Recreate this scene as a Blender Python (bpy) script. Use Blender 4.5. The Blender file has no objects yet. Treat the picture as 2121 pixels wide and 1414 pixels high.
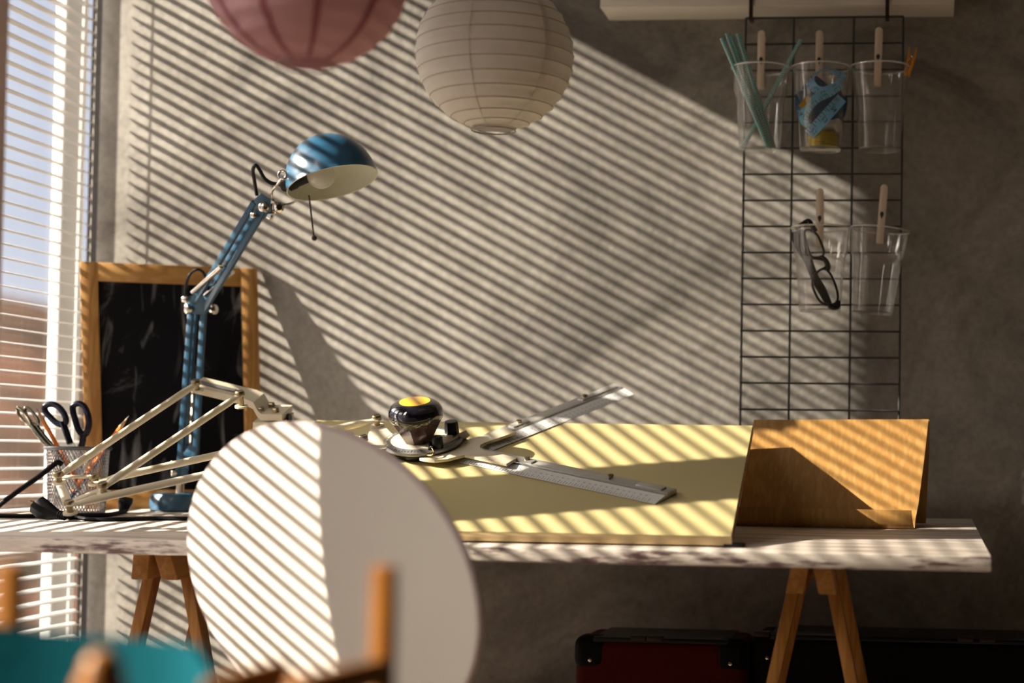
import bpy, bmesh, math, random
from mathutils import Vector, Matrix, noise
random.seed(7)
V = Vector
S = bpy.context.scene
COL = S.collection

# ------------------------------------------------------------------ camera
F, W, H = 3533.0, 2121.0, 1414.0            # focal length in pixels, frame
PU, PV = 1573.28, 828.34                    # principal point of the (cropped) frame
CZ = 0.864                                  # camera height above the floor


def _c(u, v):
    return V(((u - PU) / F, -(v - PV) / F, -1.0))


Yc = _c(1920, 945).normalized()
Xc = -_c(-36000, 421.7).normalized()
Xc = (Xc - Yc * Xc.dot(Yc)).normalized()
Zc = Xc.cross(Yc)
R3 = Matrix((Xc, Yc, Zc))
cam_d = bpy.data.cameras.new('camera')
cam_d.sensor_width = 36.0
cam_d.lens = F / W * 36.0
cam_d.shift_x = -(PU - W / 2) / W
cam_d.shift_y = (PV - H / 2) / W
cam_d.clip_start = 0.02
cam_d.dof.use_dof = True
cam_d.dof.focus_distance = 2.58
cam_d.dof.aperture_fstop = 2.0
cam = bpy.data.objects.new('camera', cam_d)
COL.objects.link(cam)
cam.matrix_world = Matrix.Translation((0, 0, CZ)) @ R3.to_4x4()
S.camera = cam


def ray(u, v):
    d = R3 @ _c(u, v)
    return d / d.y


def at(u, v, y):
    """World point seen at pixel (u, v) at depth y."""
    d = ray(u, v) * y
    return V((d.x, d.y, d.z + CZ))


# ------------------------------------------------------------------ light
SUN = V((1.0, 0.25, -0.535))
sl = bpy.data.lights.new('sun', 'SUN')
sl.energy = 20.0
sl.color = (1.0, 0.875, 0.715)
sl.angle = math.radians(0.6)
so = bpy.data.objects.new('sun', sl)
so.rotation_euler = (-SUN).to_track_quat('Z', 'Y').to_euler()
so.location = (-6, 0, 5)
COL.objects.link(so)

wd = bpy.data.worlds.new('sky')
S.world = wd
wd.use_nodes = True
nt = wd.node_tree
bg = nt.nodes['Background']
tc = nt.nodes.new('ShaderNodeTexCoord')
sp = nt.nodes.new('ShaderNodeSeparateXYZ')
rp = nt.nodes.new('ShaderNodeValToRGB')
rp.color_ramp.elements[0].position = 0.0
rp.color_ramp.elements[0].color = (0.72, 0.71, 0.74, 1)
rp.color_ramp.elements[1].position = 0.30
rp.color_ramp.elements[1].color = (0.60, 0.64, 0.76, 1)
e = rp.color_ramp.elements.new(0.12)
e.color = (0.62, 0.65, 0.77, 1)
e = rp.color_ramp.elements.new(0.34)
e.color = (1.2, 1.2, 1.2, 1)
e = rp.color_ramp.elements.new(0.44)      # upper sky brightened to add fill light indoors
e.color = (14.8, 13.1, 11.5, 1)
nt.links.new(tc.outputs['Generated'], sp.inputs[0])
nt.links.new(sp.outputs['Z'], rp.inputs[0])
nt.links.new(rp.outputs[0], bg.inputs[0])
bg.inputs[1].default_value = 0.95

S.view_settings.view_transform = 'Standard'
S.view_settings.look = 'None'
S.view_settings.gamma = 1.0
S.view_settings.use_curve_mapping = False
S.view_settings.exposure = 0.31


# ------------------------------------------------------------------ materials
def new_mat(name):
    m = bpy.data.materials.new(name)
    m.use_nodes = True
    return m, m.node_tree, m.node_tree.nodes['Principled BSDF']


def mat(name, col, rough=0.5, metal=0.0, coat=0.0, trans=0.0, var=0.0, scale=30.0, stretch=(1, 1, 1),
        col2=None, bump=0.0, spec=0.5):
    """Principled surface with a soft noise variation between two tones."""
    m, t, b = new_mat(name)
    b.inputs['Roughness'].default_value = rough
    b.inputs['Metallic'].default_value = metal
    b.inputs['Coat Weight'].default_value = coat
    b.inputs['Transmission Weight'].default_value = trans
    b.inputs['Specular IOR Level'].default_value = spec
    if col2 is None:
        k = 1.0 - (var or 0.08)
        col2 = tuple(c * k for c in col)
    tcn = t.nodes.new('ShaderNodeTexCoord')
    mp = t.nodes.new('ShaderNodeMapping')
    mp.inputs['Scale'].default_value = stretch
    nz = t.nodes.new('ShaderNodeTexNoise')
    nz.inputs['Scale'].default_value = scale
    nz.inputs['Detail'].default_value = 6
    mx = t.nodes.new('ShaderNodeMix')
    mx.data_type = 'RGBA'
    mx.inputs[6].default_value = (*col, 1)
    mx.inputs[7].default_value = (*col2, 1)
    rm = t.nodes.new('ShaderNodeMapRange')
    rm.inputs['From Min'].default_value = 0.35
    rm.inputs['From Max'].default_value = 0.65
    t.links.new(tcn.outputs['Object'], mp.inputs[0])
    t.links.new(mp.outputs[0], nz.inputs[0])
    t.links.new(nz.outputs[0], rm.inputs[0])
    t.links.new(rm.outputs[0], mx.inputs[0])
    t.links.new(mx.outputs[2], b.inputs['Base Color'])
    if bump:
        bp = t.nodes.new('ShaderNodeBump')
        bp.inputs['Strength'].default_value = bump
        bp.inputs['Distance'].default_value = 0.004
        t.links.new(nz.outputs[0], bp.inputs['Height'])
        t.links.new(bp.outputs[0], b.inputs['Normal'])
    return m


def wood(name, c1, c2, axis=0, scale=9.0, rough=0.5, ring=28.0, turn=0.0):
    """Grain running along one object axis: stretched noise bent into bands."""
    m, t, b = new_mat(name)
    st = [14.0, 14.0, 14.0]
    st[axis] = 1.0
    tcn = t.nodes.new('ShaderNodeTexCoord')
    mp = t.nodes.new('ShaderNodeMapping')
    mp.inputs['Scale'].default_value = st
    mp.inputs['Rotation'].default_value = (0, turn, 0)
    nz = t.nodes.new('ShaderNodeTexNoise')
    nz.inputs['Scale'].default_value = scale * 0.35
    nz.inputs['Detail'].default_value = 2
    ml = t.nodes.new('ShaderNodeMath')
    ml.operation = 'MULTIPLY'
    ml.inputs[1].default_value = ring
    sn = t.nodes.new('ShaderNodeMath')
    sn.operation = 'SINE'
    fn = t.nodes.new('ShaderNodeTexNoise')
    fn.inputs['Scale'].default_value = scale * 6
    fn.inputs['Detail'].default_value = 4
    ad = t.nodes.new('ShaderNodeMath')
    ad.operation = 'MULTIPLY_ADD'
    ad.inputs[1].default_value = 0.42
    rm = t.nodes.new('ShaderNodeMapRange')
    rm.inputs['From Min'].default_value = -0.1
    rm.inputs['From Max'].default_value = 1.1
    mx = t.nodes.new('ShaderNodeMix')
    mx.data_type = 'RGBA'
    mx.inputs[6].default_value = (*c1, 1)
    mx.inputs[7].default_value = (*c2, 1)
    L = t.links.new
    L(tcn.outputs['Object'], mp.inputs[0])
    L(mp.outputs[0], nz.inputs[0])
    L(mp.outputs[0], fn.inputs[0])
    L(nz.outputs[0], ml.inputs[0])
    L(ml.outputs[0], sn.inputs[0])
    L(sn.outputs[0], ad.inputs[0])
    L(fn.outputs[0], ad.inputs[2])
    L(ad.outputs[0], rm.inputs[0])
    L(rm.outputs[0], mx.inputs[0])
    L(mx.outputs[2], b.inputs['Base Color'])
    b.inputs['Roughness'].default_value = rough
    return m


def concrete(name, c1, c2, c3):
    m, t, b = new_mat(name)
    L = t.links.new
    tcn = t.nodes.new('ShaderNodeTexCoord')
    big = t.nodes.new('ShaderNodeTexNoise')
    big.inputs['Scale'].default_value = 3.2
    big.inputs['Detail'].default_value = 9
    big.inputs['Roughness'].default_value = 0.68
    big.inputs['Distortion'].default_value = 0.9
    fine = t.nodes.new('ShaderNodeTexNoise')
    fine.inputs['Scale'].default_value = 95
    fine.inputs['Detail'].default_value = 5
    r1 = t.nodes.new('ShaderNodeValToRGB')
    r1.color_ramp.elements[0].position = 0.34
    r1.color_ramp.elements[0].color = (*c1, 1)
    r1.color_ramp.elements[1].position = 0.66
    r1.color_ramp.elements[1].color = (*c3, 1)
    k = r1.color_ramp.elements.new(0.5)
    k.color = (*c2, 1)
    mx = t.nodes.new('ShaderNodeMix')
    mx.data_type = 'RGBA'
    mx.blend_type = 'MULTIPLY'
    mx.inputs[0].default_value = 0.5
    r2 = t.nodes.new('ShaderNodeMapRange')
    r2.inputs['From Min'].default_value = 0.3
    r2.inputs['From Max'].default_value = 0.62
    r2.inputs['To Min'].default_value = 0.62
    r2.inputs['To Max'].default_value = 1.0
    L(tcn.outputs['Object'], big.inputs[0])
    L(tcn.outputs['Object'], fine.inputs[0])
    L(big.outputs[0], r1.inputs[0])
    L(fine.outputs[0], r2.inputs[0])
    L(r1.outputs[0], mx.inputs[6])
    L(r2.outputs[0], mx.inputs[7])
    L(mx.outputs[2], b.inputs['Base Color'])
    b.inputs['Roughness'].default_value = 0.75
    bp = t.nodes.new('ShaderNodeBump')
    bp.inputs['Strength'].default_value = 0.25
    bp.inputs['Distance'].default_value = 0.002
    L(fine.outputs[0], bp.inputs['Height'])
    L(bp.outputs[0], b.inputs['Normal'])
    return m


def whitewash(name, base, dark, lo=0.30, hi=0.44, stretch=(1.6, 14, 26)):
    """Whitewashed boards: pale paint with dark worn flecks along the grain."""
    m, t, b = new_mat(name)
    L = t.links.new
    tcn = t.nodes.new('ShaderNodeTexCoord')
    mp = t.nodes.new('ShaderNodeMapping')
    mp.inputs['Scale'].default_value = stretch
    n1 = t.nodes.new('ShaderNodeTexNoise')
    n1.inputs['Scale'].default_value = 3.0
    n1.inputs['Detail'].default_value = 8
    n1.inputs['Roughness'].default_value = 0.62
    r = t.nodes.new('ShaderNodeValToRGB')
    r.color_ramp.elements[0].position = lo
    r.color_ramp.elements[0].color = (*dark, 1)
    r.color_ramp.elements[1].position = hi
    r.color_ramp.elements[1].color = (*base, 1)
    k = r.color_ramp.elements.new(0.62)
    k.color = tuple(c * 0.82 for c in base) + (1,)
    L(tcn.outputs['Object'], mp.inputs[0])
    L(mp.outputs[0], n1.inputs[0])
    L(n1.outputs[0], r.inputs[0])
    L(r.outputs[0], b.inputs['Base Color'])
    b.inputs['Roughness'].default_value = 0.55
    return m


def clear(name, tint=(0.96, 0.96, 0.96), lo=0.04, hi=0.55, rough=0.04, power=2.6, milk=0.0):
    """Thin clear sheet: passes light straight through, mirrors more at grazing angles."""
    m = bpy.data.materials.new(name)
    m.use_nodes = True
    t = m.node_tree
    t.nodes.remove(t.nodes['Principled BSDF'])
    out = t.nodes['Material Output']
    tr = t.nodes.new('ShaderNodeBsdfTransparent')
    tr.inputs[0].default_value = (*tint, 1)
    gl = t.nodes.new('ShaderNodeBsdfGlossy')
    gl.inputs['Roughness'].default_value = rough
    lw = t.nodes.new('ShaderNodeLayerWeight')
    lw.inputs[0].default_value = 0.5
    pw = t.nodes.new('ShaderNodeMath')
    pw.operation = 'POWER'
    pw.inputs[1].default_value = power
    mr = t.nodes.new('ShaderNodeMapRange')
    mr.inputs['To Min'].default_value = lo
    mr.inputs['To Max'].default_value = hi
    mx = t.nodes.new('ShaderNodeMixShader')
    L = t.links.new
    L(lw.outputs['Facing'], pw.inputs[0])
    L(pw.outputs[0], mr.inputs[0])
    L(mr.outputs[0], mx.inputs[0])
    L(tr.outputs[0], mx.inputs[1])
    L(gl.outputs[0], mx.inputs[2])
    last = mx
    if milk:                                  # faint haze of the moulded plastic
        df = t.nodes.new('ShaderNodeBsdfDiffuse')
        df.inputs[0].default_value = (0.9, 0.9, 0.88, 1)
        m2 = t.nodes.new('ShaderNodeMixShader')
        m2.inputs[0].default_value = milk
        L(mx.outputs[0], m2.inputs[1])
        L(df.outputs[0], m2.inputs[2])
        last = m2
    L(last.outputs[0], out.inputs[0])
    return m


def paper(name, col, through=0.5):
    m = bpy.data.materials.new(name)
    m.use_nodes = True
    t = m.node_tree
    t.nodes.remove(t.nodes['Principled BSDF'])
    out = t.nodes['Material Output']
    df = t.nodes.new('ShaderNodeBsdfDiffuse')
    tl = t.nodes.new('ShaderNodeBsdfTranslucent')
    nz = t.nodes.new('ShaderNodeTexNoise')
    nz.inputs['Scale'].default_value = 60
    nz.inputs['Detail'].default_value = 6
    tcn = t.nodes.new('ShaderNodeTexCoord')
    mx = t.nodes.new('ShaderNodeMix')
    mx.data_type = 'RGBA'
    mx.inputs[6].default_value = (*col, 1)
    mx.inputs[7].default_value = tuple(c * 0.9 for c in col) + (1,)
    bp = t.nodes.new('ShaderNodeBump')
    bp.inputs['Strength'].default_value = 0.25
    bp.inputs['Distance'].default_value = 0.002
    ms = t.nodes.new('ShaderNodeMixShader')
    ms.inputs[0].default_value = through
    L = t.links.new
    L(tcn.outputs['Object'], nz.inputs[0])
    L(nz.outputs[0], mx.inputs[0])
    L(nz.outputs[0], bp.inputs['Height'])
    for n in (df, tl):
        L(mx.outputs[2], n.inputs[0])
        L(bp.outputs[0], n.inputs['Normal'])
    L(df.outputs[0], ms.inputs[1])
    L(tl.outputs[0], ms.inputs[2])
    L(ms.outputs[0], out.inputs[0])
    return m


def slate(name):
    """Blackboard with chalk dust smears and faint downward strokes."""
    m, t, b = new_mat(name)
    L = t.links.new
    tcn = t.nodes.new('ShaderNodeTexCoord')
    mp = t.nodes.new('ShaderNodeMapping')
    mp.inputs['Scale'].default_value = (26, 26, 3.2)
    mp.inputs['Rotation'].default_value = (0, 0.12, 0)
    n1 = t.nodes.new('ShaderNodeTexNoise')
    n1.inputs['Scale'].default_value = 1.3
    n1.inputs['Detail'].default_value = 3
    n1.inputs['Distortion'].default_value = 1.2
    n2 = t.nodes.new('ShaderNodeTexNoise')
    n2.inputs['Scale'].default_value = 9
    n2.inputs['Detail'].default_value = 8
    n2.inputs['Roughness'].default_value = 0.7
    n2.inputs['Distortion'].default_value = 1.5
    a = t.nodes.new('ShaderNodeMapRange')
    a.inputs['From Min'].default_value = 0.56
    a.inputs['From Max'].default_value = 0.78
    c = t.nodes.new('ShaderNodeMapRange')
    c.inputs['From Min'].default_value = 0.56
    c.inputs['From Max'].default_value = 0.8
    ad = t.nodes.new('ShaderNodeMath')
    ad.operation = 'MULTIPLY_ADD'
    ad.inputs[2].default_value = 0.0
    ad2 = t.nodes.new('ShaderNodeMath')
    ad2.operation = 'MULTIPLY_ADD'
    ad2.inputs[1].default_value = 0.35
    mx = t.nodes.new('ShaderNodeMix')
    mx.data_type = 'RGBA'
    mx.inputs[6].default_value = (0.006, 0.006, 0.008, 1)
    mx.inputs[7].default_value = (0.42, 0.42, 0.43, 1)
    L(tcn.outputs['Object'], mp.inputs[0])
    L(mp.outputs[0], n1.inputs[0])
    L(tcn.outputs['Object'], n2.inputs[0])
    L(n1.outputs[0], a.inputs[0])
    L(n2.outputs[0], c.inputs[0])
    L(a.outputs[0], ad.inputs[0])
    L(n2.outputs[0], ad.inputs[1])
    L(c.outputs[0], ad2.inputs[0])
    L(ad.outputs[0], ad2.inputs[2])
    L(ad2.outputs[0], mx.inputs[0])
    L(mx.outputs[2], b.inputs['Base Color'])
    b.inputs['Roughness'].default_value = 0.62
    b.inputs['Specular IOR Level'].default_value = 0.10
    return m


def spotted(name, col, dot, scale):
    """Paper printed with a repeating dot pattern along the object's own V direction."""
    m, t, b = new_mat(name)
    L = t.links.new
    uv = t.nodes.new('ShaderNodeUVMap')
    mp = t.nodes.new('ShaderNodeMapping')
    mp.inputs['Scale'].default_value = scale
    ck = t.nodes.new('ShaderNodeTexVoronoi')
    ck.inputs['Randomness'].default_value = 0.15
    ck.inputs['Scale'].default_value = 1.0
    th = t.nodes.new('ShaderNodeMath')
    th.operation = 'LESS_THAN'
    th.inputs[1].default_value = 0.27
    mx = t.nodes.new('ShaderNodeMix')
    mx.data_type = 'RGBA'
    mx.inputs[6].default_value = (*col, 1)
    mx.inputs[7].default_value = (*dot, 1)
    L(uv.outputs[0], mp.inputs[0])
    L(mp.outputs[0], ck.inputs[0])
    L(ck.outputs['Distance'], th.inputs[0])
    L(th.outputs[0], mx.inputs[0])
    L(mx.outputs[2], b.inputs['Base Color'])
    b.inputs['Roughness'].default_value = 0.7
    return m


M = dict(
    wall=concrete('grey concrete', (0.140, 0.128, 0.113), (0.275, 0.255, 0.228), (0.39, 0.367, 0.335)),
    dark=mat('dark brown wall paint', (0.075, 0.062, 0.05), 0.8, scale=8),
    pier=mat('mauve grey plaster', (0.80, 0.68, 0.68), 0.8, scale=8),
    floor=wood('floor boards', (0.135, 0.10, 0.07), (0.095, 0.07, 0.047), 1, 4),
    ceil=mat('ceiling paint', (0.60, 0.57, 0.53), 0.9, scale=6),
    white=mat('white window paint', (0.60, 0.60, 0.59), 0.35, scale=12),
    slat=mat('white slat enamel', (0.40, 0.385, 0.365), 0.35, scale=14, var=0.04),
    cordw=mat('white cord', (0.75, 0.72, 0.66), 0.8, scale=300),
    gapshade=mat('dark gap shade', (0.02, 0.014, 0.011), 0.6, scale=20),
    glass=clear('window glass', (0.97, 0.98, 0.98), 0.03, 0.4, 0.0, 4),
    hill=mat('dry hillside', (0.034, 0.0195, 0.0140), 0.95, scale=0.5, col2=(0.0125, 0.0112, 0.0092), spec=0.0),
    bush=mat('brown bush', (0.27, 0.15, 0.10), 0.9, scale=1.2, col2=(0.12, 0.13, 0.09)),
    table=whitewash('whitewashed wood', (0.60, 0.545, 0.485), (0.24, 0.175, 0.145), 0.37, 0.52, (1.3, 26, 26)),
    tedge=whitewash('worn whitewashed edge', (0.62, 0.555, 0.49), (0.13, 0.075, 0.075), 0.41, 0.52, (5, 10, 34)),
    pine=wood('orange pine', (0.42, 0.20, 0.06), (0.30, 0.125, 0.03), 2, 8),
    piney=wood('orange pine along y', (0.46, 0.235, 0.075), (0.33, 0.145, 0.036), 1, 8),
    bframe=wood('honey pine frame', (0.50, 0.275, 0.08), (0.34, 0.155, 0.034), 2, 5, ring=52),
    bframex=wood('honey pine rail', (0.50, 0.275, 0.08), (0.36, 0.17, 0.038), 0, 7, ring=20),
    slate=slate('chalky slate'),
    bamboo=wood('golden bamboo', (0.54, 0.315, 0.105), (0.42, 0.215, 0.058), 2, 22, 0.4, ring=14),
    yellow=mat('yellow drafting film', (0.46, 0.385, 0.185), 0.42, scale=6, var=0.04),
    boardwood=mat('pale board wood', (0.66, 0.50, 0.27), 0.6, scale=20, stretch=(1, 8, 8), var=0.2),
    boarddark=mat('dark board edge', (0.22, 0.115, 0.06), 0.6, scale=25),
    cream=mat('cream enamel', (0.60, 0.54, 0.41), 0.30, scale=18, var=0.08, coat=0.3),
    bolt=mat('aged brass bolt', (0.36, 0.29, 0.18), 0.32, metal=1.0, scale=80, var=0.3),
    brass=mat('gold metal', (0.75, 0.50, 0.16), 0.22, metal=1.0, scale=60),
    chrome=mat('chrome', (0.80, 0.74, 0.66), 0.14, metal=1.0, scale=60),
    alu=mat('brushed aluminium', (0.56, 0.55, 0.54), 0.42, metal=0.75, scale=30, stretch=(1, 9, 9)),
    scale=mat('ruler scale face', (0.64, 0.64, 0.64), 0.35, metal=0.1, scale=40, var=0.05),
    ringm=mat('grey protractor ring', (0.22, 0.22, 0.22), 0.35, metal=0.5, scale=40),
    ink=mat('black ink', (0.03, 0.03, 0.035), 0.6, scale=40),
    blackgloss=mat('glossy black knob', (0.006, 0.006, 0.012), 0.05, coat=1.0, scale=30),
    brownknob=mat('dark brown bakelite', (0.050, 0.015, 0.010), 0.16, coat=0.6, scale=30),
    amber=mat('amber yellow disc', (0.86, 0.50, 0.03), 0.25, coat=0.8, scale=20, col2=(0.78, 0.38, 0.02)),
    black=mat('black plastic', (0.008, 0.008, 0.009), 0.35, scale=30, spec=0.25),
    blacksoft=mat('black rubber', (0.006, 0.006, 0.008), 0.55, scale=30, spec=0.08),
    blue=mat('blue enamel', (0.014, 0.074, 0.145), 0.34, coat=0.12, scale=12, var=0.12),
    inner=mat('cream shade inside', (0.70, 0.70, 0.58), 0.5, scale=12),
    bulb=clear('bulb glass', (0.92, 0.90, 0.86), 0.10, 0.6, 0.15, 2.0, milk=0.35),
    wire=mat('dark green wire', (0.028, 0.036, 0.034), 0.5, scale=60),
    strap=mat('dark bronze strap', (0.035, 0.022, 0.016), 0.4, metal=0.4, scale=50),
    shelf=mat('white shelf paint', (0.74, 0.69, 0.62), 0.5, scale=14, var=0.04),
    plastic=clear('clear cup plastic', (0.965, 0.96, 0.955), 0.05, 0.85, 0.08, 1.7, milk=0.05),
    rimclear=clear('clear rolled rim', (0.96, 0.955, 0.95), 0.12, 0.9, 0.1, 1.0, milk=0.30),
    stick=wood('pale birch', (0.86, 0.74, 0.60), (0.76, 0.62, 0.47), 2, 30, 0.6),
    orangewood=wood('orange stained wood', (0.80, 0.33, 0.02), (0.62, 0.22, 0.012), 2, 30, 0.4),
    straw=spotted('teal spotted straw', (0.19, 0.50, 0.52), (0.80, 0.78, 0.66), (3, 26, 1)),
    tape=mat('blue tape', (0.24, 0.62, 0.95), 0.35, scale=30, var=0.1),
    tapeshade=mat('shaded blue tape', (0.012, 0.065, 0.16), 0.35, scale=30, var=0.2),  # darker copy of the tape blue: shade among the inner loops painted in
    gold=mat('gold ribbon', (0.62, 0.46, 0.03), 0.25, metal=0.35, scale=50, stretch=(1, 1, 6), var=0.3),
    tab=mat('gold tab', (0.66, 0.42, 0.07), 0.3, metal=0.5, scale=50),
    spool=mat('white spool', (0.76, 0.73, 0.68), 0.5, scale=40),
    lens=clear('spectacle lens', (0.93, 0.94, 0.94), 0.06, 0.6, 0.0, 3),
    lantern=paper('white rice paper', (0.92, 0.88, 0.83), 0.22),
    pink=paper('pink rice paper', (0.78, 0.47, 0.52), 0.2),
    pinkdk=paper('deep pink seam', (0.52, 0.20, 0.24), 0.3),
    rib=mat('lantern rib', (0.42, 0.38, 0.33), 0.6, scale=80),
    shell=mat('white chair shell', (0.45, 0.415, 0.37), 0.42, scale=10, var=0.03),
    rim=mat('grey shell rim', (0.34, 0.27, 0.26), 0.5, scale=20),
    teal=mat('teal canvas', (0.0, 0.050, 0.066), 0.85, scale=120, bump=0.2, spec=0.05),
    fgwood=wood('brown varnished wood', (0.235, 0.095, 0.018), (0.15, 0.055, 0.01), 2, 8, 0.3),
    fgwoodx=wood('brown varnished rail', (0.20, 0.08, 0.018), (0.13, 0.048, 0.01), 0, 8, 0.3),
    red=mat('dark red leatherette', (0.070, 0.006, 0.005), 0.6, scale=160, bump=0.3, spec=0.08),
    case=mat('black leatherette', (0.007, 0.006, 0.007), 0.6, scale=160, bump=0.3, spec=0.08),
    mesh=mat('silver steel mesh', (0.42, 0.42, 0.44), 0.25, metal=1.0, scale=90),
    meshrim=mat('grey steel rim', (0.20, 0.20, 0.22), 0.35, metal=0.8, scale=50),
    orange=mat('orange pencil paint', (0.92, 0.24, 0.025), 0.35, scale=60),
    bluep=mat('blue pencil paint', (0.02, 0.10, 0.42), 0.3, scale=60),
    pencilwood=mat('sharpened cedar', (0.62, 0.38, 0.20), 0.6, scale=90),
    lead=mat('pencil lead', (0.03, 0.03, 0.035), 0.4, scale=90),
    navy=mat('black scissor plastic', (0.006, 0.008, 0.020), 0.25, scale=30, spec=0.25),
    steel=mat('scissor steel', (0.55, 0.55, 0.56), 0.2, metal=1.0, scale=60),
    greenm=mat('worn greenish chrome', (0.50, 0.50, 0.42), 0.16, metal=1.0, scale=40, col2=(0.22, 0.22, 0.17)),
)


for k in ('fgwood', 'fgwoodx', 'pine', 'piney'):
    M[k].node_tree.nodes['Principled BSDF'].inputs['Specular IOR Level'].default_value = 0.15


# ------------------------------------------------------------------ mesh helpers
ORG = {}


def tag(o, label=None, cat=None, group=None, kind=None):
    for k, v in (('label', label), ('category', cat), ('group', group), ('kind', kind)):
        if v:
            o[k] = v
    return o


def thing(name, label, cat, loc=(0, 0, 0), group=None):
    o = bpy.data.objects.new(name, None)
    o.empty_display_size = 0.02
    o.location = loc
    COL.objects.link(o)
    ORG[o.name] = V(loc)
    return tag(o, label, cat, group)


def obj(name, bm, m, parent=None, smooth=True, angle=35, label=None):
    """Link one mesh; geometry is given in world space and moved under its thing's base."""
    me = bpy.data.meshes.new(name)
    bmesh.ops.recalc_face_normals(bm, faces=bm.faces)
    bm.to_mesh(me)
    bm.free()
    o = bpy.data.objects.new(name, me)
    COL.objects.link(o)
    for mm in (m if isinstance(m, (list, tuple)) else [m]):
        me.materials.append(M[mm])
    if smooth:
        me.shade_smooth()
        me.set_sharp_from_angle(angle=math.radians(angle))
    org = V((0, 0, 0))
    if parent is not None:
        org = ORG[parent.name]
        o.parent = parent
    else:
        vs = [v.co for v in me.vertices]
        lo = V((min(v.x for v in vs), min(v.y for v in vs), min(v.z for v in vs)))
        hi = V((max(v.x for v in vs), max(v.y for v in vs), max(v.z for v in vs)))
        org = V(((lo.x + hi.x) / 2, (lo.y + hi.y) / 2, lo.z))
        o.location = org
    me.transform(Matrix.Translation(-org))
    ORG[o.name] = org
    if label:
        o['label'] = label
    return o


def struct(name, bm, m, parent=None, smooth=False):
    o = obj(name, bm, m, parent, smooth)
    if parent is None:
        o['kind'] = 'structure'
    return o


def B0():
    return bmesh.new()


def box(bm, lo, hi, bev=0.0, seg=2):
    xs, ys, zs = zip(lo, hi)
    vs = [bm.verts.new((x, y, z)) for x in xs for y in ys for z in zs]
    q = [(0, 1, 3, 2), (4, 6, 7, 5), (0, 4, 5, 1), (2, 3, 7, 6), (0, 2, 6, 4), (1, 5, 7, 3)]
    fs = [bm.faces.new([vs[i] for i in f]) for f in q]
    if bev:
        es = list({e for f in fs for e in f.edges})
        bmesh.ops.bevel(bm, geom=es, offset=bev, segments=seg, affect='EDGES', profile=0.5)
    return bm


def hexa(bm, bot, top, bev=0.0):
    """Solid between two rings of points."""
    n = len(bot)
    b = [bm.verts.new(p) for p in bot]
    t = [bm.verts.new(p) for p in top]
    fs = [bm.faces.new(b[::-1]), bm.faces.new(t)]
    for i in range(n):
        j = (i + 1) % n
        fs.append(bm.faces.new((b[i], b[j], t[j], t[i])))
    if bev:
        es = list({e for f in fs for e in f.edges})
        bmesh.ops.bevel(bm, geom=es, offset=bev, segments=2, affect='EDGES', profile=0.5)
    return bm


def prism(bm, pts, off, bev=0.0):
    return hexa(bm, [p + off for p in pts], list(pts), bev)


def bar(bm, a, b, w, t, side=V((0, 1, 0)), bev=0.0):
    """Rectangular bar from a to b; width w along side, thickness t across."""
    d = (b - a).normalized()
    s = (side - d * side.dot(d)).normalized()
    n = d.cross(s)
    q = [s * w / 2 + n * t / 2, -s * w / 2 + n * t / 2, -s * w / 2 - n * t / 2, s * w / 2 - n * t / 2]
    return hexa(bm, [a + k for k in q], [b + k for k in q], bev)


def smooth_path(pts, n=8, closed=False):
    """Catmull-Rom through the points."""
    out = []
    N = len(pts)
    segs = N if closed else N - 1
    for i in range(segs):
        if closed:
            p0, p1, p2, p3 = (pts[(i + k - 1) % N] for k in range(4))
        else:
            p0, p1, p2, p3 = pts[max(i - 1, 0)], pts[i], pts[i + 1], pts[min(i + 2, N - 1)]
        for k in range(n):
            t = k / n
            out.append(0.5 * ((2 * p1) + (p2 - p0) * t + (2 * p0 - 5 * p1 + 4 * p2 - p3) * t * t
                              + (3 * p1 - p0 - 3 * p2 + p3) * t ** 3))
    if not closed:
        out.append(pts[-1].copy())
    return out


def tube(bm, pts, r, n=10, closed=False, flat=1.0, side=None, uv=False):
    """Round (or flattened) tube along a path; r may be a list."""
    N = len(pts)
    rr = r if isinstance(r, (list, tuple)) else [r] * N
    rings = []
    prev = None
    lay = bm.loops.layers.uv.verify() if uv else None
    for i, p in enumerate(pts):
        if closed:
            d = pts[(i + 1) % N] - pts[i - 1]
        else:
            d = pts[min(i + 1, N - 1)] - pts[max(i - 1, 0)]
        d.normalize()
        if side is not None:
            s = side - d * side.dot(d)
        elif prev is None:
            a = V((0, 0, 1)) if abs(d.z) < 0.9 else V((0, 1, 0))
            s = a - d * a.dot(d)
        else:
            s = prev - d * prev.dot(d)
        s.normalize()
        prev = s
        w = d.cross(s)
        rings.append([bm.verts.new(p + (s * math.cos(k * 2 * math.pi / n) + w * flat * math.sin(k * 2 * math.pi / n)) * rr[i])
                      for k in range(n)])
    m = N if closed else N - 1
    L = 0.0
    for i in range(m):
        a, b = rings[i], rings[(i + 1) % N]
        L2 = L + (pts[(i + 1) % N] - pts[i]).length
        for k in range(n):
            f = bm.faces.new((a[k], a[(k + 1) % n], b[(k + 1) % n], b[k]))
            if lay:
                for lp, c in zip(f.loops, ((k / n, L), ((k + 1) / n, L), ((k + 1) / n, L2), (k / n, L2))):
                    lp[lay].uv = (c[0], c[1] * 10)
        L = L2
    if not closed:
        bm.faces.new(rings[0][::-1])
        bm.faces.new(rings[-1])
    return bm


def frame_of(axis):
    a = axis.normalized()
    h = V((1, 0, 0)) if abs(a.x) < 0.9 else V((0, 1, 0))
    x = (h - a * h.dot(a)).normalized()
    return x, a.cross(x), a


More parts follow.
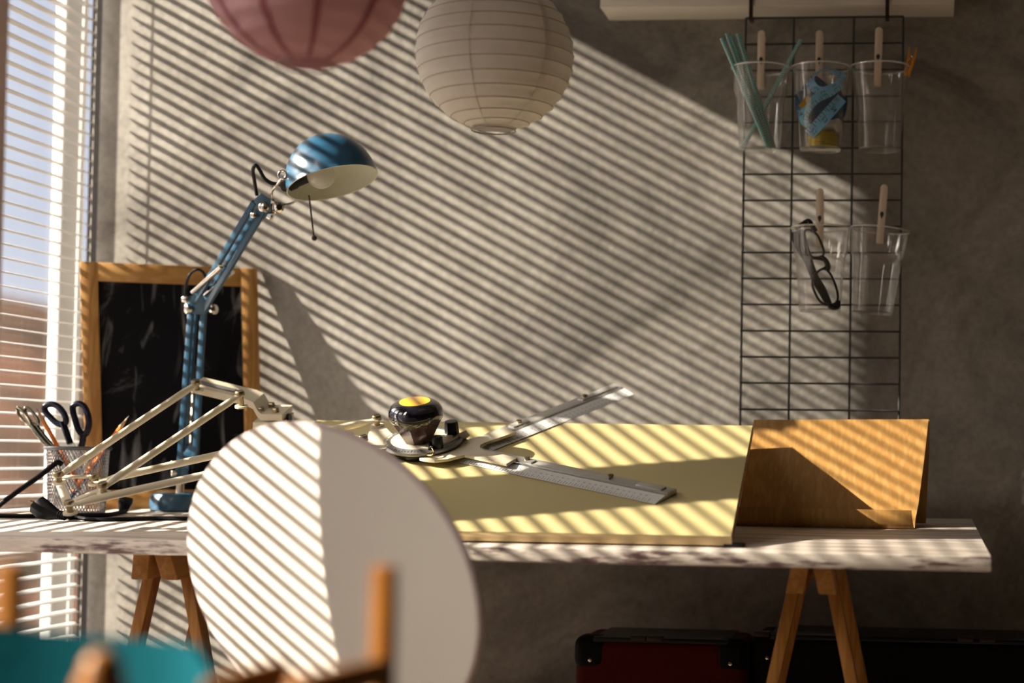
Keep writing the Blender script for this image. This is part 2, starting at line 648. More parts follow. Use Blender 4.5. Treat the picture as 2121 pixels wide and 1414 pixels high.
def lathe(bm, prof, c, axis=V((0, 0, 1)), n=32, wob=None, cap=True):
    """Revolve (r, h) profile about an axis through c."""
    x, y, a = frame_of(axis)
    rings = []
    for (r, h) in prof:
        if r < 1e-6:
            rings.append([bm.verts.new(c + a * h)])
        else:
            ring = []
            for k in range(n):
                th = 2 * math.pi * k / n
                q = r * (wob(th, h) if wob else 1.0)
                ring.append(bm.verts.new(c + a * h + x * q * math.cos(th) + y * q * math.sin(th)))
            rings.append(ring)
    for A, Bq in zip(rings, rings[1:]):
        for k in range(n):
            j = (k + 1) % n
            if len(A) == 1 and len(Bq) == 1:
                continue
            if len(A) == 1:
                bm.faces.new((A[0], Bq[j], Bq[k]))
            elif len(Bq) == 1:
                bm.faces.new((A[k], A[j], Bq[0]))
            else:
                bm.faces.new((A[k], A[j], Bq[j], Bq[k]))
    if cap:
        if len(rings[0]) > 1:
            bm.faces.new(rings[0][::-1])
        if len(rings[-1]) > 1:
            bm.faces.new(rings[-1])
    return bm


def cyl(bm, a, b, r, n=20, r2=None):
    L = (b - a).length
    return lathe(bm, [(r, 0), (r2 if r2 is not None else r, L)], a, b - a, n)


def ball(bm, c, r, n=20, m=10):
    return lathe(bm, [(r * math.sin(math.pi * i / m), -r * math.cos(math.pi * i / m)) for i in range(m + 1)], c, V((0, 0, 1)), n)


def strip(bm, left, right, th, out=None):
    """Bent sheet between two matching edge paths, thickness th."""
    n = len(left)
    L = [bm.verts.new(p) for p in left]
    R = [bm.verts.new(p) for p in right]
    fs = [bm.faces.new((L[i], R[i], R[i + 1], L[i + 1])) for i in range(n - 1)]
    bmesh.ops.recalc_face_normals(bm, faces=fs)
    bmesh.ops.solidify(bm, geom=fs, thickness=th)
    return bm


def text_mesh(bm, s, size, Mx):
    """Add flat lettering (given as a string) to bm under matrix Mx."""
    cu = bpy.data.curves.new('t', 'FONT')
    cu.body = s
    cu.size = size
    cu.align_x = 'CENTER'
    cu.align_y = 'CENTER'
    cu.resolution_u = 2
    o = bpy.data.objects.new('t', cu)
    COL.objects.link(o)
    dg = bpy.context.evaluated_depsgraph_get()
    me = bpy.data.meshes.new_from_object(o.evaluated_get(dg))
    me.transform(Mx)
    bm.from_mesh(me)
    bpy.data.objects.remove(o)
    bpy.data.curves.remove(cu)
    bpy.data.meshes.remove(me)


def copy_tree(o, parent=None):
    c = o.copy()
    COL.objects.link(c)
    c.parent = parent
    ORG[c.name] = ORG.get(o.name, V((0, 0, 0)))
    for ch in list(o.children):
        copy_tree(ch, c)
    return c


# ------------------------------------------------------------------ the setting
YW = 2.92                       # face of the back wall
XB = -1.500                     # plane of the blind
XG = -1.552                     # plane of the window glass
struct('floor', box(B0(), (-1.7, -1.6, -0.06), (2.6, 3.2, 0)), 'floor')
struct('ceiling', box(B0(), (-1.7, -1.6, 2.65), (2.6, 3.2, 2.72)), 'ceil')
struct('wall_back', box(B0(), (-1.4875, YW, 0), (2.6, 3.2, 2.65)), 'wall')
struct('wall_right', box(B0(), (2.5, -1.5, 0), (2.6, YW, 2.65)), 'dark')
struct('wall_rear', box(B0(), (-1.7, -1.6, 0), (2.6, -1.5, 2.65)), 'dark')
wl = B0()
box(wl, (-1.66, -1.5, 0), (-1.53, 0.45, 2.65))
box(wl, (-1.66, 1.60, 2.145), (-1.53, 3.2, 2.65))
box(wl, (-1.66, 0.45, 0), (-1.53, 3.2, 0.12))
box(wl, (-1.62, 2.098, 0.12), (-1.535, 2.246, 2.145))
box(wl, (-1.57, 3.06, 0.12), (-1.53, 3.2, 2.145))
box(wl, (-1.62, 1.63, 1.80), (-1.535, 2.486, 2.145))  # low lintel added out of view to keep sun off the lanterns
struct('wall_left', wl, 'wall')
struct('wall_near', box(B0(), (-1.13, 1.60, 0), (-1.0795, 1.8966, 2.65), 0.004), 'pier')
struct('gap_shade_strip', box(B0(), (-1.508, 2.924, 0.12), (-1.4880, 2.955, 2.145)), 'gapshade')  # dark strip standing in for the shaded gap beside the blind; stops sun leaking


def window(name, y0, y1, wl_, wr_, zt=2.145):
    t = bpy.data.objects.new(name, None)
    COL.objects.link(t)
    t.location = (XG, (y0 + y1) / 2, 0.12)
    ORG[t.name] = V(t.location)
    t['kind'] = 'structure'
    f = B0()
    box(f, (-1.563, y0, 0.12), (-1.542, y0 + wl_, zt), 0.003)
    box(f, (-1.563, y1 - wr_, 0.12), (-1.542, y1, zt), 0.003)
    box(f, (-1.563, y0 + wl_, 0.12), (-1.542, y1 - wr_, 0.19), 0.003)
    box(f, (-1.563, y0 + wl_, zt - 0.015), (-1.542, y1 - wr_, zt), 0.001)
    struct('window_frame', f, 'white', t)
    struct('pane', box(B0(), (XG - 0.003, y0 + wl_, 0.19), (XG + 0.003, y1 - wr_, zt - 0.015)), 'glass', t)
    return t


window('window_1', 2.49, 2.955, 0.074, 0.058)
window('window_2', 2.247, 2.49, 0.004, 0.004)
window('window_3', 1.62, 2.098, 0.155, 0.004)
window('fill_window', 0.45, 1.62, 0.05, 0.05, 2.64)  # unseen window added to bring fill light into the room
window('window_4', 2.965, 3.06, 0.012, 0.012)

# hillside and bushes outside
hb = B0()
nx, ny = 40, 60
hv = [[None] * ny for _ in range(nx)]
for i in range(nx):
    for j in range(ny):
        x = -4 - 40 * i / (nx - 1)
        y = -20 + 130 * j / (ny - 1)
        z = -2.5 + 8.4 * min(1, i / 26) ** 1.1 + 0.7 * noise.noise(V((x * 0.22, y * 0.22, 0))) + 0.35 * noise.noise(V((x, y, 3)))
        hv[i][j] = hb.verts.new((x, y, z))
for i in range(nx - 1):
    for j in range(ny - 1):
        hb.faces.new((hv[i][j], hv[i + 1][j], hv[i + 1][j + 1], hv[i][j + 1]))
struct('hill', hb, 'hill', smooth=True)

# ------------------------------------------------------------------ venetian blind
bl = thing('venetian_blind', 'white venetian blind of thin slats covering the window', 'blind', (XB, 2.35, 2.14))
YB0, YB1 = 1.70, 2.9025
PITCH = 0.0229
sb = B0()
tilt = math.radians(6.8)
nsl = int((2.115 - 0.20) / PITCH)
for k in range(nsl):
    zc = 2.105 - k * PITCH
    sec = []
    for i in range(7):
        s = -1 + 2 * i / 6
        x = s * 0.0125
        z = 0.0022 * (1 - s * s)
        sec.append((x * math.cos(tilt) - z * -math.sin(tilt), -x * math.sin(tilt) + z * math.cos(tilt)))
    # rounded far end
    cols = []
    for y, kx in ((YB0, 1), (YB1 - 0.012, 1), (YB1 - 0.008, 0.90), (YB1 - 0.004, 0.68), (YB1 - 0.001, 0.38), (YB1, 0.15)):
        cols.append([sb.verts.new((XB + px * kx, y, zc + pz)) for px, pz in sec])
    for a, b in zip(cols, cols[1:]):
        for i in range(6):
            sb.faces.new((a[i], a[i + 1], b[i + 1], b[i]))
bmesh.ops.recalc_face_normals(sb, faces=sb.faces)
bmesh.ops.solidify(sb, geom=sb.faces[:], thickness=0.0004)
obj('slats', sb, 'slat', bl)
obj('head_rail', box(B0(), (XB - 0.016, YB0, 2.115), (XB + 0.016, YB1, 2.145), 0.002), 'slat', bl)
obj('bottom_rail', box(B0(), (XB - 0.013, YB0, 0.185), (XB + 0.013, YB1, 0.2), 0.003), 'slat', bl)
for y in (2.8965, 2.44, 1.99):
    cb = B0()
    for dx in (0.0133,):
        tube(cb, [V((XB + dx, y, 0.2)), V((XB + dx, y, 2.115))], 0.0006, 6)
    for k in range(nsl):
        zc = 2.103 - k * PITCH
        tube(cb, [V((XB - 0.0133, y, zc + 0.0014)), V((XB + 0.0133, y, zc - 0.0014))], 0.0003, 4)
    obj('ladder_cord', cb, 'cordw', bl)

# ------------------------------------------------------------------ table on trestles
ZF, ST, Y0 = CZ - 0.1285, 0.038, 2.24          # front top edge height, slope towards the room


def tz(y):
    return ZF + ST * (y - Y0)


def tab(u, v, lift=0.0):
    """Point of the table top seen at pixel (u, v)."""
    d = ray(u, v)
    y = (ZF + lift - ST * Y0 - CZ) / (d.z - ST)
    return V((d.x * y, y, CZ + d.z * y))


TX0, TX1, TYB, TT = -1.470, 0.085, 2.895, 0.0205
tt = B0()
hexa(tt, [V((TX0, Y0, ZF - TT)), V((TX1, Y0, ZF - TT)), V((TX1 - .008, TYB, tz(TYB) - TT)), V((TX0, TYB, tz(TYB) - TT))],
     [V((TX0, Y0, ZF)), V((TX1, Y0, ZF)), V((TX1 - .008, TYB, tz(TYB))), V((TX0, TYB, tz(TYB)))], 0.0022)
top = obj('table_top', tt, ['table', 'tedge'])
for p in top.data.polygons:
    if abs(p.normal.z) < 0.6:
        p.material_index = 1
tag(top, 'long whitewashed wooden table top with worn edges laid on two trestles', 'table')


def trestle(label, xc, y1, y2):
    """Folding trestle: two top rails along y, each on two splayed legs."""
    zt = lambda y: tz(y) - TT
    t = thing('trestle', label, 'trestle', (xc, (y1 + y2) / 2, 0), 'wooden trestles under the table')
    for s in (-1, 1):
        w, h = .0122, .043
        dx = s * h * .20
        cut = .012
        b = B0()
        x0 = xc + s * .0140
        bot = [V((x0 + dx - w, y1 + cut, zt(y1) - h)), V((x0 + dx + w, y1 + cut, zt(y1) - h)), V((x0 + dx + w, y2 - cut, zt(y2) - h)), V((x0 + dx - w, y2 - cut, zt(y2) - h))]
        tp_ = [V((x0 - w, y1, zt(y1))), V((x0 + w, y1, zt(y1))), V((x0 + w, y2, zt(y2))), V((x0 - w, y2, zt(y2)))]
        hexa(b, bot, tp_, 0.002)
        obj('top_rail', b, 'piney', t)
        for yy in (y1 + .065, y2 - .26):
            zz = zt(yy) - .006
            x1 = x0 + s * .006
            lg = bar(B0(), V((x1, yy, zz)), V((x1 + s * .21 * zz, yy, 0)), 0.026, 0.0165, bev=0.0015)
            obj('leg', lg, 'pine', t)
        zc_ = .22
        xx = x0 + s * .21 * (zt(y1) - zc_)
        cr = bar(B0(), V((xx, y1 + .06, zc_)), V((xx, y2 - .255, zc_)), 0.03, 0.012, V((0, 0, 1)), bev=0.0015)
        obj('stretcher', cr, 'piney', t)
    return t


# ------------------------------------------------------------------ drawing board
TH = math.radians(20)
N = V((0, -math.sin(TH), math.cos(TH)))        # normal of the board
UP = V((0, math.cos(TH), math.sin(TH)))        # up its slope
BP = tab(1515, 1134)
BP = V((BP.x, BP.y, tz(BP.y)))
O0 = BP + N * 0.0145 + V((0, 0, 0.0022))       # a point of the drawing surface at its front edge


def Bd(u, v, h=0.0):
    """Point at height h above the board's surface seen at pixel (u, v)."""
    d = ray(u, v)
    c = O0 + N * h
    o = V((0, 0, CZ))
    k = (c - o).dot(N) / d.dot(N)
    return o + d * k


db = thing('drawing_board', 'large yellow topped drawing board propped at a slant on the table', 'drawing board', (BP.x - .4, BP.y + .2, tz(BP.y + .2)))
fr = Bd(1514, 1115)
brr = Bd(1560, 881)
fr.x = (fr.x + brr.x) / 2
Lx0 = Bd(645, 880).x
pr = lambda x, s: V((x, 0, 0)) + V((0, O0.y, O0.z)) + UP * s
SL = (brr - V((brr.x, O0.y, O0.z))).length
XR0, XR1 = Bd(1514, 1116).x, brr.x
tp = [pr(Lx0, 0), pr(XR0, 0), pr(XR1, SL), pr(Lx0, SL)]
bb = B0()
prism(bb, [p - N * 0.0012 for p in tp], -N * 0.013, 0.0008)
o = obj('board_panel', bb, ['boardwood', 'boarddark'], db)
for p in o.data.polygons:
    if p.normal.x > 0.7:
        p.material_index = 1
obj('drawing_surface', prism(B0(), [p + (V((0.001, 0, 0)) if p.x < -.6 else V((-0.001, 0, 0))) for p in tp], -N * 0.0012), 'yellow', db)
for x in (Lx0 + .12, XR1 - .12):
    a = pr(x, SL * .8) - N * 0.0142
    lg = bar(B0(), a, V((x, a.y + .045, tz(a.y + .045))), .03, .014, V((1, 0, 0)), 0.001)
    obj('support_leg', lg, 'boardwood', db)
for x in (XR0 - .004, Lx0 + .03):
    fb = B0()
    yy = O0.y + .012
    box(fb, (x - .008, yy - .008, tz(yy) - .0005), (x + .020, yy + .012, tz(yy) + .006), 0.001)
    obj('foot', fb, 'blacksoft', db)

# ------------------------------------------------------------------ drafting machine
dm = thing('drafting_machine', 'cream jointed drafting machine with two rulers lying over the yellow board', 'drafting machine', Bd(866, 911, 0))


def bolt(u, v, h0, h1, r=0.0075, head=0.0055, fl=True, parent=dm):
    """Pivot: post from h0 to h1 with a slotted head and a flange washer."""
    c = Bd(u, v, h1)
    b = B0()
    lathe(b, [(r * .62, -(h1 - h0)), (r * .62, -.001), (r, -.001), (r, head * .6), (r * .8, head), (0, head)], c, N, 20)
    o_ = obj('pivot_bolt', b, 'bolt', parent)
    if fl:
        w = B0()
        lathe(w, [(r * .6, -(h1 - h0) - .001), (r * 1.35, -(h1 - h0) - .001), (r * 1.35, -(h1 - h0) + .002), (r * .6, -(h1 - h0) + .002)], c, N, 20)
        obj('washer', w, 'cream', o_)
    sl_ = B0()
    d_ = (UP + V((.6, 0, 0))).normalized()
    bar(sl_, c + N * (head + .0001) - d_ * r * .75, c + N * (head + .0001) + d_ * r * .75, .0012, .0006, V((1, 0, 0)))
    obj('slot', sl_, 'ink', o_)
    return o_


def arm(u1, v1, h1, u2, v2, h2, r=0.0056, parent=dm):
    a, b = Bd(u1, v1, h1), Bd(u2, v2, h2)
    d = (b - a).normalized()
    bm = B0()
    pts = [a, a + d * .010, a + d * .028, b - d * .028, b - d * .010, b]
    tube(bm, pts, [r * 1.25, r * 1.2, r, r, r * 1.2, r * 1.25], 16, side=N, flat=1.0)
    for c_ in (a, b):
        lathe(bm, [(r * 1.45, -.0016), (r * 1.5, 0), (r * 1.45, .0016)], c_, N, 18)
    for v in bm.verts:                       # pressed flat ends
        s = min((v.co - a).dot(d), (b - v.co).dot(d))
        if s < .014:
            base = a if (v.co - a).dot(d) < .02 else b
            k = (v.co - base).dot(N)
            v.co -= N * k * .62
    o_ = obj('arm', bm, 'cream', parent, angle=50)
    return o_


HA = 0.030
arm(407, 795, .078, 121, 985, HA)
arm(497, 818, .078, 213, 1008, HA)
arm(205, 996, .018, 780, 869, .033)
arm(148, 1044, .018, 752, 911, .033)
for (u, v, h0, h1) in ((406, 793, .068, .0805), (497, 816, .060, .0805), (120, 983, .020, .032), (213, 1006, .020, .032),
                       (195, 988, .012, .022), (143, 1043, .004, .018), (780, 866, .022, .035), (752, 908, .020, .035)):
    bolt(u, v, h0, h1)


def pbar(name, pts, h, th, w, m='cream', parent=dm):
    """Flat plate bar along board-plane pixel points at height h."""
    P = [Bd(u, v, h) for u, v in pts]
    bm = B0()
    for a, b in zip(P, P[1:]):
        bar(bm, a, b, w, th, N.cross(b - a), 0.0008)
    return obj(name, bm, m, parent)


pbar('elbow_plate', [(120, 992), (143, 1046)], .012, .004, .012)
pbar('elbow_plate', [(143, 1042), (213, 1012)], .014, .004, .011)
pbar('elbow_plate', [(120, 988), (195, 986)], .022, .003, .009)
pbar('elbow_plate', [(195, 986), (216, 1010)], .014, .004, .011)

# bracket from the lower arms to the head
prism_pts = [(768, 880), (797, 880), (804, 892), (822, 906), (800, 928), (770, 931), (755, 922)]
obj('head_bracket', prism(B0(), [Bd(u, v, .022) for u, v in prism_pts], -N * .011, 0.0012), 'cream', dm)
# head: black base, ring, plate, knob
HC = Bd(874, 909, .022)
hb_ = HC - N * .022
obj('head_base', lathe(B0(), [(.043, .0006), (.045, .004), (.045, .011), (.040, .013)], hb_, N, 40), 'black', dm)
rg = B0()
lathe(rg, [(.030, .015), (.0605, .015), (.062, .017), (.062, .020), (.060, .0215), (.050, .0222), (.030, .0222)], hb_, N, 64, cap=False)
obj('protractor_ring', rg, 'ringm', dm)
ringo = dm.children[-1]
mk = B0()
xb, yb, nb = V((1, 0, 0)), UP, N
for k in range(72):
    th = 2 * math.pi * k / 72
    dr = xb * math.cos(th) + yb * math.sin(th)
    r0 = .0535 if k % 6 == 0 else .0562
    bar(mk, hb_ + N * .0222 + dr * r0, hb_ + N * .0219 + dr * .0592, .0005, .0004, dr.cross(N))
for k in range(12):
    th = 2 * math.pi * (k + .5) / 12
    dr = xb * math.cos(th) + yb * math.sin(th)
    tx = -xb * math.sin(th) + yb * math.cos(th)
    Mx = Matrix((tx, -dr, -N)).transposed() if False else Matrix((-tx, dr, N)).transposed()
    text_mesh(mk, str((k * 30 + 15) % 180), .0052, Matrix.Translation(hb_ + N * .0226 + dr * .0525) @ Mx.to_4x4())
obj('degree_marks', mk, 'ink', ringo, smooth=False)
obj('head_disc', lathe(B0(), [(.030, .014), (.0475, .014), (.0485, .0215), (.046, .0235), (0, .0245)], hb_, N, 48), 'cream', dm)
plate = [(868, 948), (880, 951), (900, 953), (928, 950), (962, 941), (1049, 960), (1072, 947), (1003, 932), (993, 927), (994, 921), (1004, 916),
         (1070, 894), (1046, 886), (969, 910), (945, 903), (900, 915)]
obj('head_plate', prism(B0(), [Bd(u, v, .0135) for u, v in plate], -N * .0045, 0.0007), 'cream', dm)
kc = Bd(866, 911, .026)
kn = B0()
lathe(kn, [(.0195, -.002), (.021, .0), (.030, .017), (.0395, .0345), (.0395, .037)], kc, N, 8)
obj('knob_base', kn, 'brownknob', dm, angle=15)
cp = B0()
lathe(cp, [(.0398, .0345), (.0412, .037), (.0416, .043), (.0405, .050), (.0365, .0565), (.031, .0605), (.0255, .0622), (.0235, .0624)], kc, N, 48)
kcap = obj('knob_cap', cp, 'blackgloss', dm)
obj('cap_disc', lathe(B0(), [(.0235, .061), (.0235, .0628), (.021, .0633), (0, .0638)], kc, N, 40), 'amber', kcap)
# small control knobs
c = Bd(937, 908, .0135)
obj('clamp_knob', lathe(B0(), [(.0118, 0), (.0122, .004), (.0108, .026), (.0098, .0285), (0, .0288)], c, N, 10), 'black', dm, angle=20)
c = Bd(908, 937, .0135)
sk = obj('release_knob', lathe(B0(), [(.0075, .008), (.0086, .010), (.0083, .024), (.007, .0262), (0, .0265)], c, N, 20), 'black', dm)
obj('collar', lathe(B0(), [(.0085, .0), (.0085, .003), (.0065, .004), (.0078, .006), (.0078, .0085)], c, N, 20), 'brass', sk)
lv = B0()
tube(lv, smooth_path([Bd(878, 941, .016), Bd(893, 943, .018), Bd(899, 936, .022), Bd(893, 925, .026)], 5), .0013, 8)
obj('latch_wire', lv, 'brass', sk)
gd = B0()
bar(gd, Bd(893, 932, .022), Bd(897, 917, .026), .008, .008, bev=.001)
obj('latch_block', gd, 'black', dm)
ib = B0()
bar(ib, Bd(916, 925, .021), Bd(952, 903, .021), .006, .003, bev=.0006)
bar(ib, Bd(948, 908, .019), Bd(964, 901, .019), .016, .011, bev=.001)
obj('index_arm', ib, 'cream', dm)


def ruler(q, flip, nums):
    """q: pixel corners scale-edge start, scale-edge end, rail end, rail start."""
    A, Bq, C, D = (Bd(u, v, .0008) for u, v in q)
    mixp = lambda p, r, k: p + (r - p) * k
    A2, B2 = mixp(A, D, .46), mixp(Bq, C, .46)
    A3, B3 = mixp(A, D, .54), mixp(Bq, C, .54)
    body = B0()
    h1, h2 = .0060, .0080
    hexa(body, [A3, B3, C, D], [A3 + N * h2, B3 + N * h2, C + N * h2, D + N * h2], 0.0005)
    r = obj('ruler', body, 'alu', dm)
    sc = B0()
    hexa(sc, [A, Bq, B3, A3], [A + N * .0010, Bq + N * .0010, B2 + N * h1, A2 + N * h1])
    s_ = obj('scale_strip', sc, 'scale', r, smooth=False)
    e1 = (Bq - A)
    Ln = e1.length
    e1.normalize()
    nn = ((Bq - A).cross(A2 + N * h1 - A - N * .001)).normalized()
    if nn.dot(N) < 0:
        nn = -nn
    f = nn.cross(e1)
    up = (A2 + N * h1) - (A + N * .001)
    up = up - e1 * up.dot(e1)
    wd_ = up.length
    up.normalize()
    mk = B0()
    ncm = int((Ln - .012) * 100)
    for k in range(ncm * 2 + 1):
        p = A + N * .001 + nn * .00025 + e1 * (.006 + k * .005) + up * .0006
        L_ = wd_ * (.34 if k % 2 == 0 else .2)
        bar(mk, p, p + up * L_, .00045, .0002, e1)
    for k in range(1, ncm):
        p = A + N * .001 + nn * .0004 + e1 * (.006 + k * .01) + up * wd_ * .58
        Mx = Matrix((e1 * flip, up * flip, nn)).transposed() if e1.cross(up).dot(nn) > 0 else Matrix((-e1 * flip, up * flip, nn)).transposed()
        text_mesh(mk, str(k), .0042, Matrix.Translation(p) @ Mx.to_4x4())
    obj('scale_marks', mk, 'ink', s_, smooth=False)
    return r, A, Bq, C, D


r1, A, Bq, C, D = ruler([(952, 958), (1357, 1044), (1402, 1022), (1000, 938)], 1, None)
k_ = lambda a, b, t: a + (b - a) * t


def clip_on(r, A, Bq, C, D, spots, scr):
    for s0, s1 in spots:
        a = k_(k_(A, D, .74), k_(Bq, C, .74), s0) + N * .0086
        b = k_(k_(A, D, .74), k_(Bq, C, .74), s1) + N * .0086
        bm = B0()
        bar(bm, a, b, .013, .0032, N.cross(b - a), .0005)
        obj('clip_plate', bm, 'alu', r)
    for s0 in scr:
        a = k_(k_(A, D, .78), k_(Bq, C, .78), s0) + N * .0095
        bm = B0()
        lathe(bm, [(.0042, 0), (.0045, .002), (.0045, .0042), (.003, .005), (0, .005)], a, N, 16)
        obj('screw', bm, 'bolt', r)


clip_on(r1, A, Bq, C, D, ((.22, .31), (.84, .965)), (.27, .70))
r2, A, Bq, C, D = ruler([(1016, 935), (1313, 817), (1272, 803), (992, 913)], 1, None)
clip_on(r2, A, Bq, C, D, ((.20, .31), (.70, .97)), (.26, .74))

# clamp on the back left corner of the board
YC = 2.672


def band(path, yf, yb, tpx):
    bm = B0()
    n = len(path)
    lo = []
    for i, (u, v) in enumerate(path):
        a = at(u, v, yf)
        b_ = at(u, v, yf)
        b_.y = yb
        b_.z += (yb - yf) * math.tan(TH)
        lo.append((a, b_))
    vs = []
    for a, b_ in lo:
        dz = V((0, 0, -tpx))
        vs.append([bm.verts.new(a), bm.verts.new(b_), bm.verts.new(b_ + dz), bm.verts.new(a + dz)])
    for p, q in zip(vs, vs[1:]):
        for i in range(4):
            j = (i + 1) % 4
            bm.faces.new((p[i], p[j], q[j], q[i]))
    bm.faces.new(vs[0][::-1])
    bm.faces.new(vs[-1])
    return bm


zb = obj('offset_bracket', band([(396, 799), (508, 826), (524, 833), (534, 851), (541, 857), (584, 858)], 2.655, 2.70, .0105), 'cream', dm, angle=20)
gv = B0()
g1, g2 = at(402, 800, 2.655), at(476, 818, 2.655)
dz_ = V((0, .020, .020 * math.tan(TH) + .0006))
bar(gv, g1 + dz_, g2 + dz_, .014, .0012, UP)
obj('groove', gv, 'ringm', zb)
a, b_ = at(523, 874, 2.655), at(585, 874, 2.655)
tk = .05 * math.tan(TH)
cb_ = hexa(B0(), [V((a.x, 2.655, a.z - .05)), V((b_.x, 2.655, a.z - .05)), V((b_.x, 2.705, a.z - .05)), V((a.x, 2.705, a.z - .05))],
           [V((a.x, 2.655, a.z)), V((b_.x, 2.655, a.z)), V((b_.x, 2.705, a.z + tk)), V((a.x, 2.705, a.z + tk))], .0015)
obj('clamp_block', cb_, 'cream', dm)
zt0 = at(560, 857.5, 2.655).z
for (u, v, y) in ((541, 850, 2.668), (563, 843, 2.690), (571, 850, 2.666)):
    c = at(u, v, y)
    c.z = zt0 + (y - 2.655) * math.tan(TH)
    obj('hex_bolt', lathe(B0(), [(.0058, -.001), (.0058, .006), (.005, .007), (0, .007)], c, N, 6), 'bolt', dm, angle=15)
c = at(588, 866, 2.68)
obj('clamp_screw', lathe(B0(), [(.004, -.006), (.004, .004), (.008, .004), (.008, .011), (0, .011)], c, V((1, 0, 0)), 16), 'black', dm)
pl_ = [(588, 892), (640, 884), (668, 886), (700, 892), (640, 905), (588, 910)]
obj('slide_plate', prism(B0(), [Bd(u, v, .004) for u, v in pl_], -N * .003, .0005), 'cream', dm)

# ------------------------------------------------------------------ blackboard
BL = tab(178, 1055)
d_ = V((1, .41, 0)).normalized()
lo_, hi_ = .2, .5
for _ in range(40):
    w_ = (lo_ + hi_) / 2
    p = BL + d_ * w_
    q = R3.transposed() @ (p - V((0, 0, CZ)))
    if PU - q.x / q.z * F < 545:
        lo_ = w_
    else:
        hi_ = w_
BR = BL + d_ * w_
BR.z = tz(BR.y)
TRb = at(533, 556, 2.9055)
TLb = at(165, 541, BL.y + (TRb.y - BR.y))
print('BB', BL, BR, TLb, TRb)
nB = (BR - BL).cross(TLb - BL).normalized()
if nB.y > 0:
    nB = -nB
q2 = lambda s, t: (BL * (1 - s) + BR * s) * (1 - t) + (TLb * (1 - s) + TRb * s) * t
bbd = thing('blackboard', 'small blackboard in a honey pine frame leaning on the wall behind the lamp', 'blackboard', (BL + BR) / 2)
fx, fy = .098, .077
for nm, s0, s1, t0, t1, m_ in (('side_rail', 0, fx, 0, 1, 'bframe'), ('side_rail', 1 - fx, 1, 0, 1, 'bframe'),
                               ('top_rail', fx, 1 - fx, 1 - fy, 1, 'bframex'), ('bottom_rail', fx, 1 - fx, 0, fy, 'bframex')):
    obj(nm, prism(B0(), [q2(s0, t0), q2(s1, t0), q2(s1, t1), q2(s0, t1)], -nB * .014, .0012), m_, bbd)
e_ = .004
pts = [q2(fx - e_, fy - e_), q2(1 - fx + e_, fy - e_), q2(1 - fx + e_, 1 - fy + e_), q2(fx - e_, 1 - fy + e_)]
obj('slate_panel', prism(B0(), [p - nB * .005 for p in pts], -nB * .005), 'slate', bbd)

# ------------------------------------------------------------------ desk lamp
c0 = tab(372, 1061)
YL = c0.y + .046
LB = V((at(372, 1061, YL).x, YL, tz(YL)))
lamp = thing('desk_lamp', 'blue jointed desk lamp with domed shade standing before the blackboard', 'lamp', LB)
Lp = lambda u, v, dy=0.0: at(u, v, YL + dy - max(0.0, 640 - v) / 260 * .14)
obj('base', lathe(B0(), [(.0455, -.001), (.048, .001), (.049, .006), (.0475, .022), (.044, .0275), (.036, .029), (0, .030)], LB, V((0, 0, 1)), 48), 'blue', lamp)
pb_ = Lp(371, 1030)
obj('post', cyl(B0(), V((LB.x, LB.y, LB.z + .028)), V((LB.x, LB.y, Lp(371, 985).z)), .0075), 'chrome', lamp)
for dy in (-.012, .012):
    lbk = bar(B0(), Lp(372, 1000, dy), Lp(384, 935, dy), .003, .022, bev=.0006)
    obj('foot_bracket', lbk, 'blue', lamp)


def lbar(u1, v1, u2, v2, dy, w=.0095, t=.0085, m='blue', nm='arm_bar'):
    return obj(nm, bar(B0(), Lp(u1, v1, dy), Lp(u2, v2, dy), t, w, bev=.0012), m, lamp)


lbar(371, 985, 396, 640, -.010)
lbar(404, 960, 422, 640, -.010)
lbar(378, 975, 404, 640, .014)
for (u1, v1, u2, v2) in ((391, 925, 396, 812), (401, 925, 408, 812)):
    a, b_ = Lp(u1, v1, -.004), Lp(u2, v2, -.004)
    sp_ = B0()
    pts = []
    x_, y_, z_ = frame_of(b_ - a)
    Ln = (b_ - a).length
    for k in range(220):
        th = k * 2 * math.pi / 8
        pts.append(a + (b_ - a) * (k / 219) + (x_ * math.cos(th) + y_ * math.sin(th)) * .0032)
    tube(sp_, pts, .0013, 5)
    so_ = obj('spring', sp_, 'chrome', lamp)
    obj('spring_hook', tube(B0(), [b_, b_ + (b_ - a).normalized() * .02], .0012, 6), 'chrome', so_)
lb2 = B0()
bar(lb2, Lp(386, 956, -.012), Lp(403, 925, -.012), .003, .02, bev=.0006)
obj('spring_bracket', lb2, 'blue', lamp)
# elbow
for dy in (-.016, .018):
    eb = prism(B0(), [Lp(386, 616, dy), Lp(416, 606, dy), Lp(434, 640, dy), Lp(424, 652, dy), Lp(398, 650, dy), Lp(384, 632, dy)], V((0, .003, 0)), .0005)
    obj('elbow_bracket', eb, 'blue', lamp)


def knob(u, v, dy, r, L, axis=V((0, -1, 0)), nm='knob', m='chrome'):
    return obj(nm, lathe(B0(), [(r * .4, -.006), (r * .4, 0), (r, 0), (r * 1.05, L * .3), (r, L * .8), (r * .6, L), (0, L)], Lp(u, v, dy), axis, 16), m, lamp)


knob(393, 640, -.018, .0085, .010, V((-.6, -.8, 0)))
knob(438, 641, -.006, .0085, .010, V((.9, -.4, 0)))
knob(385, 620, -.018, .0055, .007)
knob(362, 960, -.014, .0055, .008, V((-.8, -.6, 0)))
knob(363, 980, -.014, .0060, .008, V((-.8, -.6, 0)))
knob(362, 1000, -.010, .0055, .008, V((-.9, -.4, 0)))
